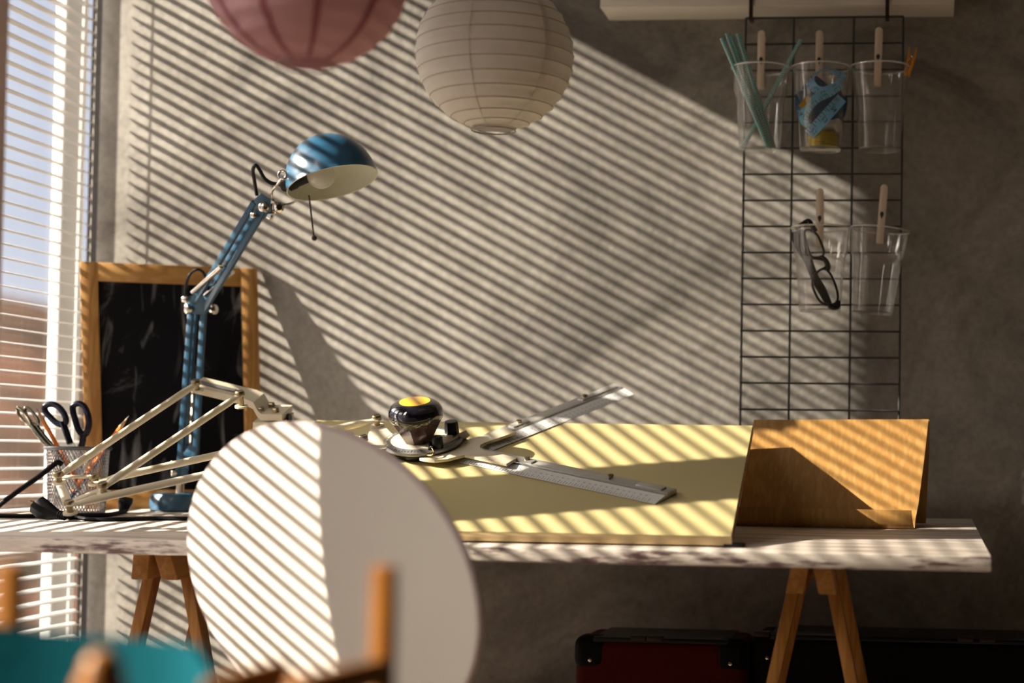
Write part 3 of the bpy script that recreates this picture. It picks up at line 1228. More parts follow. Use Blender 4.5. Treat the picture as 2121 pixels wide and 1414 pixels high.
# upper arm
lbar(402, 628, 528, 418, -.012)
lbar(421, 645, 547, 436, -.012)
lbar(414, 640, 538, 428, .014)
a, b_ = Lp(399, 606, -.018), Lp(458, 553, -.018)
obj('spring_rod', cyl(B0(), a, b_, .0042, 12), 'chrome', lamp)
obj('cross_pin', cyl(B0(), Lp(452, 549, -.020), Lp(490, 554, .004), .0018, 8), 'chrome', lamp)
obj('spring_rod', cyl(B0(), Lp(425, 612, .010), Lp(483, 562, .010), .0038, 12), 'chrome', lamp)
tb = B0()
tube(tb, smooth_path([Lp(384, 632, -.006), Lp(384, 600, -.006), Lp(392, 570, -.004), Lp(408, 558, 0), Lp(421, 564, .004), Lp(428, 582, .006), Lp(431, 600, .010)], 8), .0024, 8)
obj('cord_loop', tb, 'black', lamp)
# head joint
for dy in (-.016, .016):
    hj = prism(B0(), [Lp(527, 412, dy), Lp(541, 400, dy), Lp(560, 412, dy), Lp(560, 440, dy), Lp(545, 454, dy), Lp(524, 432, dy)], V((0, .003, 0)), .0005)
    obj('head_bracket', hj, 'blue', lamp)
knob(548, 430, -.017, .0078, .010)
knob(527, 446, -.017, .0052, .007)
knob(576, 431, -.012, .0082, .012, V((.5, -.85, 0)))
knob(561, 448, -.014, .0055, .008)
hp = B0()
prism(hp, [Lp(556, 424, -.01), Lp(568, 418, -.01), Lp(572, 440, -.01), Lp(560, 452, -.01)], V((0, .004, 0)), .0005)
obj('tilt_plate', hp, 'chrome', lamp)
yk = B0()
tube(yk, smooth_path([Lp(584, 368, -.030), Lp(572, 385, -.028), Lp(563, 398, -.022), Lp(565, 412, -.016), Lp(574, 421, -.010), Lp(590, 424, -.010), Lp(608, 419, .010), Lp(616, 410, .035)], 6), .0022, 8)
ring_c = Lp(585, 362, -.030)
tube(yk, [ring_c + V((math.cos(k * .5236), 0, math.sin(k * .5236))) * .0065 for k in range(12)], .0022, 8, closed=True)
obj('yoke', yk, 'chrome', lamp)
tb = B0()
tube(tb, smooth_path([Lp(532, 404, 0), Lp(527, 375, 0), Lp(524, 352, 0), Lp(530, 342, 0), Lp(538, 352, 0), Lp(547, 368, 0), Lp(560, 378, 0), Lp(574, 381, 0), Lp(590, 384, 0)], 8), .0030, 8)
obj('head_cord', tb, 'black', lamp)
# shade
wv = R3 @ _c(688, 377)
wv.normalize()
rv = wv.cross(V((0, 0, 1))).normalized()
uv_ = rv.cross(wv)
nS = (rv * (.944 * .28) - uv_ * (.944 * .96) - wv * .33).normalized()
SC = Lp(688.5, 377)
SR = .0725
prof = [(SR * math.cos(k * math.pi / 36), SR * 1.08 * math.sin(k * math.pi / 36)) for k in range(18)] + [(0, SR * 1.08)]
shade = obj('shade', lathe(B0(), [(SR * 1.012, -.0015)] + prof, SC, -nS, 64, cap=False), 'blue', lamp)
ip = [(SR * .985 * math.cos(k * math.pi / 36), SR * 1.06 * math.sin(k * math.pi / 36)) for k in range(18)] + [(0, SR * 1.06)]
ob = B0()
lathe(ob, [(SR * 1.010, -.0016), (SR * .985, -.0016)] + ip, SC, -nS, 64, cap=False)
obj('shade_lining', ob, 'inner', shade)
so_ = Lp(584, 386)
si = Lp(636, 380) - nS * .012
obj('socket', lathe(B0(), [(.009, 0), (.0125, .006), (.0125, (si - so_).length * .55), (.0112, (si - so_).length * .6), (.0112, (si - so_).length)], so_, si - so_, 24), 'black', lamp)
bc = Lp(667, 369) - nS * .006
obj('bulb', ball(B0(), bc, .0225, 28, 16), 'bulb', lamp)
sw = B0()
cyl(sw, Lp(640, 405, -.02), Lp(650, 490, -.02), .0015, 8)
ball(sw, Lp(651, 493, -.02), .0045, 12, 8)
obj('switch_rod', sw, 'strap', lamp)

# ------------------------------------------------------------------ pen cup and what stands in it
c1 = tab(158, 1069)
YP = c1.y + .042
PC = V((at(158, 1069, YP).x, YP, tz(YP)))
pen = thing('mesh_pen_cup', 'silver wire mesh pen cup holding scissors and pencils', 'pen cup', PC)
mb = B0()
nU, nV, hc = 56, 20, .103
gr = [[mb.verts.new(PC + V(((.0435 + .0045 * j / nV) * math.cos(2 * math.pi * (i + .5 * (j % 2)) / nU),
                            (.0435 + .0045 * j / nV) * math.sin(2 * math.pi * (i + .5 * (j % 2)) / nU), .004 + hc * j / nV)))
       for i in range(nU)] for j in range(nV + 1)]
for j in range(nV):
    for i in range(nU):
        k0 = j % 2
        a, b_ = gr[j], gr[j + 1]
        if k0 == 0:
            mb.edges.new((a[i], b_[i])) if not mb.edges.get((a[i], b_[i])) else None
            mb.edges.new((a[i], b_[i - 1])) if not mb.edges.get((a[i], b_[i - 1])) else None
        else:
            mb.edges.new((a[i], b_[i])) if not mb.edges.get((a[i], b_[i])) else None
            mb.edges.new((a[i], b_[(i + 1) % nU])) if not mb.edges.get((a[i], b_[(i + 1) % nU])) else None
ed = [(e.verts[0].co.copy(), e.verts[1].co.copy()) for e in mb.edges]
mb.free()
mb = B0()
for a, b_ in ed:
    tube(mb, [a, b_], .00055, 4)
obj('mesh_wall', mb, 'mesh', pen, smooth=False)
rm_ = B0()
tube(rm_, [PC + V((.0495 * math.cos(k * math.pi / 24), .0495 * math.sin(k * math.pi / 24), .107)) for k in range(48)], .0030, 10, closed=True)
obj('rim', rm_, 'meshrim', pen)
obj('bottom', lathe(B0(), [(.043, 0), (.044, .001), (.044, .004), (.042, .0045), (0, .0045)], PC, V((0, 0, 1)), 40), 'meshrim', pen)


def pencil(label, m, tip, low, ytip, ylow, grp):
    a, b_ = at(*tip, ytip), at(*low, ylow)
    d = (b_ - a).normalized()
    t = thing('pencil', label, 'pencil', b_, grp)
    obj('shaft', lathe(B0(), [(.0037, .022), (.0037, (b_ - a).length)], a, d, 6), m, t, angle=20)
    obj('sharpened_cone', lathe(B0(), [(.0010, .006), (.0037, .0225)], a, d, 12), 'pencilwood', t)
    obj('lead', lathe(B0(), [(.0002, 0), (.0010, .0065)], a, d, 8), 'lead', t)
    return t


pencil('orange pencil with point up between the two scissors in the pen cup', 'orange', (75, 845), (176, 1026), YP - .005, YP + .004, 'pencils in the pen cup')
pencil('orange pencil leaning right out of the pen cup over the blackboard', 'orange', (267, 861), (150, 1018), YP + .012, YP - .012, 'pencils in the pen cup')
pencil('blue pencil leaning right beside the orange pencil in the pen cup', 'bluep', (248, 892), (146, 1030), YP + .024, YP - .004, 'pencils in the pen cup')

sc1 = thing('scissors', 'large scissors with black plastic loop handles up in the pen cup', 'scissors', at(160, 1020, YP), 'scissors in the pen cup')
cx = lambda x, y, yy: at(x / 5.05, 820 + y / 5.05, yy)
for loop, shank, blade, yy in (
        ([(470, 110), (530, 85), (600, 105), (660, 170), (690, 250), (660, 300), (590, 280), (520, 215), (475, 160)],
         [(655, 270), (690, 370), (735, 500)], [(740, 500), (800, 640), (880, 1010)], YP - .006),
        ([(765, 105), (820, 78), (880, 110), (920, 200), (930, 300), (900, 390), (860, 400), (815, 340), (785, 240), (765, 170)],
         [(870, 400), (865, 470), (850, 535)], [(850, 530), (835, 700), (790, 1000)], YP + .004)):
    b_ = B0()
    tube(b_, smooth_path([cx(x, y, yy) for x, y in loop], 6, True), .0050, 12, closed=True)
    P3 = smooth_path([cx(x, y, yy) for x, y in shank], 6)
    tube(b_, P3, [.0075] * len(P3), 12, flat=.6)
    obj('handle', b_, 'navy', sc1)
    k = [cx(x, y, yy) for x, y in blade]
    b_ = B0()
    bar(b_, k[0], k[1], .0015, .011)
    bar(b_, k[1], k[2], .0015, .010)
    obj('blade', b_, 'steel', sc1)
sc2 = thing('scissors', 'small worn metal scissors with narrow loops tilted left in the pen cup', 'scissors', at(130, 1010, YP), 'scissors in the pen cup')
for loop, shank, blade, yy in (
        ([(180, 130), (205, 125), (250, 170), (300, 235), (325, 290), (300, 300), (250, 260), (200, 195)],
         [(310, 290), (380, 380), (470, 490), (560, 575)], [(560, 575), (700, 800), (790, 990)], YP - .014),
        ([(265, 125), (300, 130), (350, 180), (395, 245), (400, 290), (370, 300), (315, 250), (270, 180)],
         [(370, 295), (420, 370), (500, 470), (590, 575)], [(590, 575), (700, 790), (780, 990)], YP - .010)):
    b_ = B0()
    tube(b_, smooth_path([cx(x, y, yy) for x, y in loop], 6, True), .0026, 10, closed=True)
    P3 = smooth_path([cx(x, y, yy) for x, y in shank], 6)
    tube(b_, P3, [.0040] * len(P3), 10, flat=.6)
    obj('handle', b_, 'greenm', sc2)
    k = [cx(x, y, yy) for x, y in blade]
    b_ = B0()
    bar(b_, k[0], k[1], .0012, .008)
    bar(b_, k[1], k[2], .0012, .007)
    obj('blade', b_, 'steel', sc2)

# ------------------------------------------------------------------ cords on the table
pc = thing('power_cord', 'black power cord with a two pin plug lying in front of the pen cup', 'cord', tab(105, 1080))
Yq = tab(105, 1080).y
Tq = lambda u, v, r=.003: V((0, 0, r)) + tab(u, v, 0)


def lift(p, r):
    q = p.copy()
    q.z = tz(p.y) + r
    return q


cabl = smooth_path([at(134, 1069, Yq), Tq(152, 1075), Tq(180, 1079), Tq(215, 1080), Tq(260, 1079), Tq(320, 1078), Tq(400, 1078), Tq(480, 1077)], 6)
cabl = [p if i < 4 else lift(p, .0032) for i, p in enumerate(cabl)]
obj('cable', tube(B0(), cabl, .0034, 8), 'blacksoft', pc)
pl = B0()
tube(pl, [at(72, 1040, Yq), at(76, 1044, Yq), at(88, 1054, Yq), at(104, 1060, Yq), at(116, 1064, Yq), at(122, 1066, Yq)],
     [.010, .0155, .0165, .0125, .0085, .007], 16, side=V((.5, 0, .86)), flat=.55)
for k in range(4):
    u = 121 + k * 4.2
    lathe(pl, [(.006, 0), (.0068, .0006), (.0068, .0018), (.006, .0024)], at(u, 1065.4 + k * 1.0, Yq), at(u + 4, 1066.4, Yq) - at(u, 1065.4, Yq), 14)
obj('plug', pl, 'blacksoft', pc)
for (u, v) in ((72, 1041), (78, 1061)):
    a, b_ = at(u, v, Yq), at(u - 13, v - 4, Yq)
    pn = obj('pin', lathe(B0(), [(.0022, 0), (.0022, .0085), (.0012, .0095), (0, .0095)], a, b_ - a, 12), 'bolt', pc)

ec = thing('extension_cord', 'black cord with a round socket end by the blackboard foot', 'cord', tab(258, 1062))
Ye = tab(262, 1062).y
cabl = smooth_path([lift(Tq(258, 1063), .0034), lift(Tq(240, 1067), .0034), lift(Tq(218, 1071), .0034), lift(Tq(170, 1071.5), .0034), lift(Tq(120, 1071), .0034), lift(Tq(60, 1073), .0034), lift(Tq(0, 1072), .0034), lift(Tq(-60, 1070), .0034)], 6)
obj('cable', tube(B0(), cabl, .0034, 8), 'blacksoft', ec)
sk_ = B0()
a, b_ = at(254, 1062, Ye), at(262, 1030, Ye)
tube(sk_, [a, a + (b_ - a) * .15, a + (b_ - a) * .4, a + (b_ - a) * .7, b_], [.006, .0075, .010, .0118, .0112], 14)
obj('socket_end', sk_, 'black', ec)
dc = B0()
Yd = YP - .060
tube(dc, smooth_path([at(-40, 1082, Yd), at(0, 1045, Yd), at(40, 1015, Yd), at(80, 987, Yd), at(108, 965, Yd), at(120, 957, Yd + .004), at(128, 962, Yd + .008)], 6), .0043, 10)
tag(obj('black_cable', dc, 'blacksoft'), 'thick black cable slanting up from the left edge to the drafting machine elbow', 'cable')

# ------------------------------------------------------------------ bamboo stand
bs = thing('bamboo_stand', 'folded bamboo book stand with a front lip at the right of the drawing board', 'book stand', (tab(1521, 1087) + tab(1893, 1096)) / 2)
c2, c3 = tab(1522, 1088), tab(1893, 1096)
c2.y -= .004
c3.y -= .004
dl = c3.y - c2.y


def pair(uL, vL, uR, vR, dy, kz=None):
    a, b_ = at(uL, vL, c2.y + dy), at(uR, vR, c3.y + dy)
    if kz is not None:
        a.z, b_.z = tz(a.y) + kz, tz(b_.y) + kz
    return a, b_


prs = [pair(1563, 871, 1924, 870, .092), pair(1562, 869, 1923, 868, .088), pair(1558, 890, 1921, 890, .084), pair(1546, 960, 1913, 960, .064), pair(1533, 1040, 1902, 1045, .043),
       pair(1528, 1070, 1896, 1078, .034, .014), pair(1525, 1083, 1895, 1090, .024, .004), pair(1523, 1088, 1894, 1095, .012, .0006), pair(1521, 1086, 1893, 1095, .003, .003),
       pair(1520, 1075, 1891, 1084, -.002), pair(1522, 1060, 1889, 1068, -.003), pair(1525, 1050, 1888, 1057, -.002)]
b_ = strip(B0(), [p[0] for p in prs], [p[1] for p in prs], .0035)
obj('front_panel', b_, 'bamboo', bs, angle=60)
prs = [pair(1564, 870, 1925, 869, .094), pair(1567, 878, 1926, 876, .101), pair(1569, 960, 1924, 955, .103), pair(1575, 1079, 1918, 1087, .100, .002)]
obj('back_panel', strip(B0(), [p[0] for p in prs], [p[1] for p in prs], .0035), 'bamboo', bs, angle=60)

# ------------------------------------------------------------------ shelf, wire grid, hooks
YS = 2.835
a, b_ = at(1243, 16.5, YS), at(1977, 6.6, YS)
shf = obj('wall_shelf', box(B0(), (a.x, YS, a.z), (b_.x, YW, a.z + .042), .0012), 'shelf')
tag(shf, 'white wall shelf along the top of the picture above the wire grid', 'shelf')
YG = 2.848
grid = thing('wire_grid', 'dark wire grid panel hanging on the concrete wall under the shelf', 'wire grid', at(1703, 36, YG))
zt_ = at(1703, 36, YG).z
zbm = at(1700, 905, YG).z
gx = [at(u, 400, YG).x for u in (1540, 1639.5, 1764.2, 1867)]
obj('top_wire', tube(B0(), [V((gx[0], YG, zt_)), V((gx[3], YG, zt_))], .0019, 8), 'wire', grid)
for x in gx:
    obj('upright_wire', tube(B0(), [V((x, YG, zt_)), V((x, YG, zbm))], .0019, 8), 'wire', grid)
zz = [at(1700, v, YG - .003).z for v in (90.3, 145, 199.7, 252.5, 306.7, 360.5, 414.8, 468.7, 523, 577, 631, 685.8, 740, 794, 849, 903)]
for z in zz:
    obj('cross_wire', tube(B0(), [V((gx[0] - .002, YG - .003, z)), V((gx[3] + .002, YG - .003, z))], .0017, 8), 'wire', grid)
for u, lab in ((1556, 'dark strap hook at the left end of the wire grid'), (1838, 'dark strap hook at the right end of the wire grid')):
    x = at(u, 20, YS).x
    hk = B0()
    w2 = .0033
    za = a.z + .0445
    zh = zt_ - .003
    path = [V((x, YS + .03, za)), V((x, YS - .003, za)), V((x, YS - .003, zh - .003)), V((x, YG + .004, zh - .003)), V((x, YG + .005, zh + .006))]
    for p, q in zip(path, path[1:]):
        bar(hk, p, q, .0022, .0065, V((0, q.z - p.z, -(q.y - p.y))) if abs(q.y - p.y) > 1e-6 else V((0, 1, 0)))
    tag(obj('strap_hook', hk, 'strap'), lab, 'hook', 'hooks holding the wire grid')

# ------------------------------------------------------------------ clear plastic cups clipped to the grid
def make_cup():
    t = thing('plastic_cup', 'x', 'cup', (0, 0, 0), 'clear plastic cups clipped to the wire grid')
    b = B0()
    hgt = .140
    wob = lambda th, h: 1.0 + (0.016 * math.cos(14 * th) if h < .088 and h > .006 else 0)
    lathe(b, [(.0, .003), (.031, .003), (.0335, .0), (.0345, .006), (.0400, .086), (.0415, .090), (.0440, .095), (.0475, .136)], V((0, 0, 0)), V((0, 0, 1)), 84, wob=wob, cap=False)
    obj('wall', b, 'plastic', t, angle=60)
    r = B0()
    tube(r, [V((.0485 * math.cos(k * math.pi / 28), .0485 * math.sin(k * math.pi / 28), .1375)) for k in range(56)], .0016, 8, closed=True)
    obj('rolled_rim', r, 'rimclear', t)
    return t


def make_clip():
    t = thing('wooden_clip', 'x', 'clip', (0, 0, 0), 'pale wooden clips on the wire grid')
    for nm, y, L in (('front_stick', -.0075, .098), ('back_stick', .004, .094)):
        b = B0()
        n = 10
        ring = [V((.0062 * math.cos(math.pi * k / n), y, L - .0062 + .0062 * math.sin(math.pi * k / n))) for k in range(n + 1)]
        ring += [V((-.0060, y, .0)), V((.0060, y, .0))]
        prism(b, ring, V((0, .003, 0)), .0006)
        o_ = obj(nm, b, 'stick', t)
        if nm == 'front_stick':
            g = B0()
            bar(g, V((0, y - .0002, .052)), V((0, y - .0002, .088)), .0012, .0035)
            obj('groove', g, 'stick', o_)
    s = B0()
    zc = .048
    prism(s, [V((0, -.0082, zc + .0085)), V((.0035, -.0082, zc)), V((0, -.0082, zc - .0085)), V((-.0035, -.0082, zc))], V((0, .012, 0)))
    obj('spring', s, 'ink', t)
    return t


cup0 = make_cup()
clip0 = make_clip()
cups = [  # centre u, rim v, tilt, label
    (1576, 141, 0.0, 'clear plastic cup of spotted straws at the top left of the wire grid'),
    (1701, 140, 0.0, 'clear plastic cup holding the blue measuring tape'),
    (1823, 139, 0.0, 'empty clear plastic cup at the top right of the wire grid'),
    (1700, 472, 0.0, 'clear plastic cup holding the black glasses'),
    (1823, 475, 0.085, 'empty tilted clear plastic cup beside the glasses cup')]
YCU = YG - .0500
CUP = []
for i, (u, v, tl, lab) in enumerate(cups):
    t = cup0 if i == 0 else copy_tree(cup0)
    p = at(u, v, YCU)
    t.location = p + V((-.138 * math.sin(tl), 0, -.138 * math.cos(tl)))
    t.rotation_euler = (0, tl, 0)
    t['label'] = lab
    CUP.append(V(t.location))
clips = [(1578, 64.5, 0.0, 'pale wooden clip above the straw cup'), (1698, 64.5, 0.0, 'pale wooden clip above the measuring tape cup'),
         (1821, 58, 0.02, 'pale wooden clip on the empty cup of the top row'), (1699, 391, 0.0, 'pale wooden clip above the black glasses'),
         (1832, 383, 0.07, 'pale wooden clip tilted on the lower empty cup')]
for i, (u, v, tl, lab) in enumerate(clips):
    t = clip0 if i == 0 else copy_tree(clip0)
    p = at(u, v, YG - .004)
    t.location = p + V((-.098 * math.sin(tl), 0, -.098 * math.cos(tl)))
    t.rotation_euler = (0.0, tl, 0)
    t['label'] = lab

# orange mini clothespin
oc = thing('clothespin', 'small orange wooden clothespin on the rim of the top right cup', 'clothespin', at(1882, 150, YCU))
for p_ in ([(1883.5, 92.5), (1886, 121), (1877, 155), (1872, 154), (1879, 118)], [(1899, 96.5), (1897, 118), (1884, 157.5), (1879, 157), (1889, 121)]):
    obj('prong', prism(B0(), [at(u, v, YCU - .004) for u, v in p_], V((0, .008, 0)), .0006), 'orangewood', oc)
s_ = B0()
tube(s_, [at(1886, 119, YCU - .006) + V((.0028 * math.cos(k), k * .0005, .0028 * math.sin(k))) for k in range(24)], .0007, 6)
tube(s_, [at(1886, 119, YCU - .006), at(1877, 138, YCU - .006)], .0008, 6)
obj('spring', s_, 'chrome', oc)

# straws
ST_ = [(1495, 79, 1594, 313, 'leftmost of the four spotted teal straws leaning left in the cup', -.012), (1506, 69.5, 1599, 316, 'second from left of the four spotted teal straws leaning left', -.004),
       (1517, 75, 1603, 314, 'third from left of the four spotted teal straws leaning left', .004), (1529, 70, 1607, 316, 'rightmost of the four spotted teal straws leaning left in the cup', .012)]
for u1, v1, u2, v2, lab, dy in ST_:
    b = B0()
    tube(b, [at(u1, v1, YCU + dy - .016), at(u2 - 3, v2 - 8, YCU + dy)], .0037, 14, uv=True)
    tag(obj('paper_straw', b, 'straw', angle=50), lab, 'straw', 'paper straws in the cup')
b = B0()
tube(b, [at(1659, 83, YCU + .016), at(1537, 308, YCU + .014)], .0037, 14, uv=True)
tag(obj('paper_straw', b, 'straw', angle=50), 'single spotted teal straw crossing to the right in the cup', 'straw', 'paper straws in the cup')

# measuring tape, ribbon spool, thread spool
mt = thing('measuring_tape', 'tangled blue measuring tape stuffed in a clear plastic cup', 'measuring tape', CUP[1] + V((0, 0, .06)))
tx = lambda x, y, dy: at(1460 + x / 4.158, 20 + y / 4.158, YCU + dy * .85)


def ribbon(bm, pts, width, side, n=7):
    P3 = smooth_path(pts, n)
    sd = [V(s) for s in side]
    m_ = len(sd) - 1
    L_, R_ = [], []
    for i, p in enumerate(P3):
        t = i / (len(P3) - 1) * m_
        k = min(int(t), m_ - 1)
        s = (sd[k] * (1 - (t - k)) + sd[k + 1] * (t - k)).normalized()
        L_.append(p - s * width / 2)
        R_.append(p + s * width / 2)
    strip(bm, L_, R_, .0006)
    return P3, L_, R_


mk = B0()


def marks(P3, L_, R_, numerals, out):
    acc, nxt, cnt = 0.0, .005, 0
    for i in range(len(P3) - 1):
        acc += (P3[i + 1] - P3[i]).length
        if acc > nxt:
            s = R_[i] - L_[i]
            d = (P3[i + 1] - P3[i]).normalized()
            nn = s.cross(d).normalized()
            if nn.dot(out) < 0:
                nn = -nn
            q = L_[i] + nn * .0008
            bar(mk, q, q + s * (.5 if cnt % 2 == 0 else .28), .0009, .0002, d)
            if cnt % 4 == 1:
                sx = s.normalized()
                yx = nn.cross(sx)
                text_mesh(mk, numerals[(cnt // 4) % len(numerals)], .011, Matrix.Translation(P3[i] + s * .12 + nn * .0009) @ Matrix((sx, yx, nn)).transposed().to_4x4())
            cnt += 1
            nxt += .006


tb = B0()
cam_side = V((0, -1, .1))
W_ = .0155
r = ribbon(tb, [tx(950, 560, -.010), tx(905, 610, -.014), tx(935, 665, -.02), tx(1000, 700, -.018), tx(1060, 690, -.022), tx(1150, 640, -.026), tx(1185, 590, -.02), tx(1150, 545, -.006), tx(1080, 515, .006), tx(1000, 520, .004), tx(950, 560, -.002)],
           W_, [(.55, -.1, .5), (.8, .1, .3), (.35, -.6, .6), (.1, -.4, .9), (.1, -.6, .8), (.9, .0, .3), (.6, .7, .2), (.1, .9, .4), (-.4, .8, .3)])
marks(*r, ['1', '2', '3', '4'], cam_side)
r = ribbon(tb, [tx(1170, 640, -.026), tx(1080, 705, -.030), tx(960, 765, -.034), tx(880, 850, -.034), tx(850, 930, -.030), tx(870, 985, -.024), tx(930, 1010, -.012)],
           W_, [(-.5, -.3, .8), (-.5, -.3, .8), (-.6, -.3, .7), (-.8, -.2, .45), (-1, -.1, .1), (-.9, -.2, -.4)])
marks(*r, ['11', '12', '13', '14'], cam_side)
r = ribbon(tb, [tx(900, 1075, -.030), tx(960, 1010, -.033), tx(1030, 930, -.034), tx(1110, 840, -.030), tx(1180, 760, -.022)],
           W_ * 1.25, [(.72, -.1, -.65), (.72, -.1, -.65), (.72, -.1, -.62), (.65, -.2, -.62)])
marks(*r, ['52', '53', '54', '55'], cam_side)
obj('tape_loops', tb, 'tape', mt, angle=60)
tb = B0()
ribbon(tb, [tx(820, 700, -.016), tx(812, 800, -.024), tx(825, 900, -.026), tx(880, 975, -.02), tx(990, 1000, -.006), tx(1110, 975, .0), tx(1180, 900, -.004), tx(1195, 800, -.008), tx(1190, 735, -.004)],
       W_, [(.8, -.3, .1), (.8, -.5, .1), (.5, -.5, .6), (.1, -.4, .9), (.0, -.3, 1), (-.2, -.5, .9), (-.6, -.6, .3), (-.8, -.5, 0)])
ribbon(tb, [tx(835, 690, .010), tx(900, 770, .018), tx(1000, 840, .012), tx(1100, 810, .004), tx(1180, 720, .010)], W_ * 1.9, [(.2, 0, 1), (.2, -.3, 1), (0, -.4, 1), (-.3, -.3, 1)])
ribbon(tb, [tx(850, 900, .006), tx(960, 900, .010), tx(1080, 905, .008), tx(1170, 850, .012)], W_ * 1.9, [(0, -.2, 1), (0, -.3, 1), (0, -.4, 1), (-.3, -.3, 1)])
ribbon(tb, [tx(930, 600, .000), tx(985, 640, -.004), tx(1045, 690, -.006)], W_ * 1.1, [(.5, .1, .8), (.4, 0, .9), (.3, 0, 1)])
obj('tape_inner_loops', tb, 'tapeshade', mt, angle=60)
obj('tape_marks', mk, 'ink', mt, smooth=False)
gb = B0()
prism(gb, [tx(805, 825, -.038), tx(880, 738, -.038), tx(918, 770, -.038), tx(840, 850, -.038)], V((0, .0008, 0)))
obj('end_tab', gb, 'tab', mt)
cc = at(1705.5, 316, YCU)
cc = V((cc.x, YCU, CUP[1].z + .004))
sp = B0()
rr = .0268
lathe(sp, [(rr, 0), (rr, .024), (rr - .002, .0245), (.010, .0245), (.010, 0)], cc, V((0, 0, 1)), 40)
tag(obj('ribbon_spool', sp, 'gold'), 'shiny gold ribbon roll at the bottom of the measuring tape cup', 'ribbon')
ts = thing('thread_spool', 'small white thread spool lying on the gold ribbon in the cup', 'spool', cc + V((.008, 0, .025)))
ax = V((.9, -.45, 0)).normalized()
c = V((at(1722, 272, YCU - .006).x, YCU - .006, cc.z + .025 + .0112))
obj('thread', lathe(B0(), [(.0085, -.013), (.0095, -.011), (.0095, .008), (.0085, .010)], c, ax, 24), 'spool', ts)
for h in (-.0145, .010):
    obj('flange', lathe(B0(), [(.004, h), (.0110, h), (.0112, h + .002), (.0105, h + .0035), (.004, h + .0035)], c, ax, 24), 'spool', ts)

# glasses
gl = thing('eyeglasses', 'black framed eyeglasses standing on end in a clear plastic cup', 'glasses', CUP[3] + V((0, 0, .01)))
gx_ = lambda x, y, dy=0.0: at(1500 + x / 4.159, 360 + y / 4.159, YCU + dy)
upr = [(700, 485), (765, 492), (810, 540), (845, 620), (858, 680), (835, 712), (770, 718), (735, 690), (712, 610), (695, 540)]
lwr = [(835, 822), (885, 828), (930, 890), (965, 980), (980, 1060), (962, 1110), (900, 1130), (830, 1100), (785, 1030), (760, 950), (775, 880)]
fb = B0()
for lst, d0 in ((upr, -.030), (lwr, -.026)):
    tube(fb, smooth_path([gx_(x, y, d0) for x, y in lst], 6, True), .0020, 8, closed=True)
tube(fb, smooth_path([gx_(735, 722, -.028), gx_(800, 728, -.031), gx_(860, 745, -.030), gx_(880, 790, -.028), gx_(850, 822, -.027)], 6), .0024, 8)
tube(fb, smooth_path([gx_(845, 716, -.030), gx_(882, 752, -.030), gx_(900, 800, -.028), gx_(892, 832, -.027)], 5), .0036, 8)
tube(fb, smooth_path([gx_(618, 468, -.020), gx_(665, 440, -.024), gx_(722, 408, -.028), gx_(752, 440, -.030), gx_(785, 498, -.030)], 5), .0045, 8)
tube(fb, smooth_path([gx_(900, 1132, -.026), gx_(940, 1150, -.024), gx_(978, 1140, -.022), gx_(978, 1090, -.024)], 5), .0042, 8)
obj('frame', fb, 'black', gl)
for lst, d0 in ((upr, -.030), (lwr, -.026)):
    P3 = smooth_path([gx_(x, y, d0) for x, y in lst], 4, True)
    obj('lens', prism(B0(), P3, V((0, .0012, 0))), 'lens', gl, smooth=False)
for pth, rr_ in (([(600, 500), (625, 590), (680, 690), (720, 770), (770, 900), (830, 1010), (900, 1130)], [.0050, .0066, .0056, .0046, .0044, .0044, .0042]),
                 ([(650, 480), (690, 600), (730, 720), (790, 880), (860, 1000), (915, 1140)], [.0052, .0055, .0045, .0040, .0042, .0042])):
    P3 = smooth_path([gx_(x, y, -.012) for x, y in pth], 5)
    rl = []
    for i in range(len(P3)):
        t = i / (len(P3) - 1) * (len(rr_) - 1)
        k = min(int(t), len(rr_) - 2)
        rl.append(rr_[k] * (1 - t + k) + rr_[k + 1] * (t - k))
    obj('temple', tube(B0(), P3, rl, 10, flat=.35, side=V((1, 0, 0))), 'black', gl)


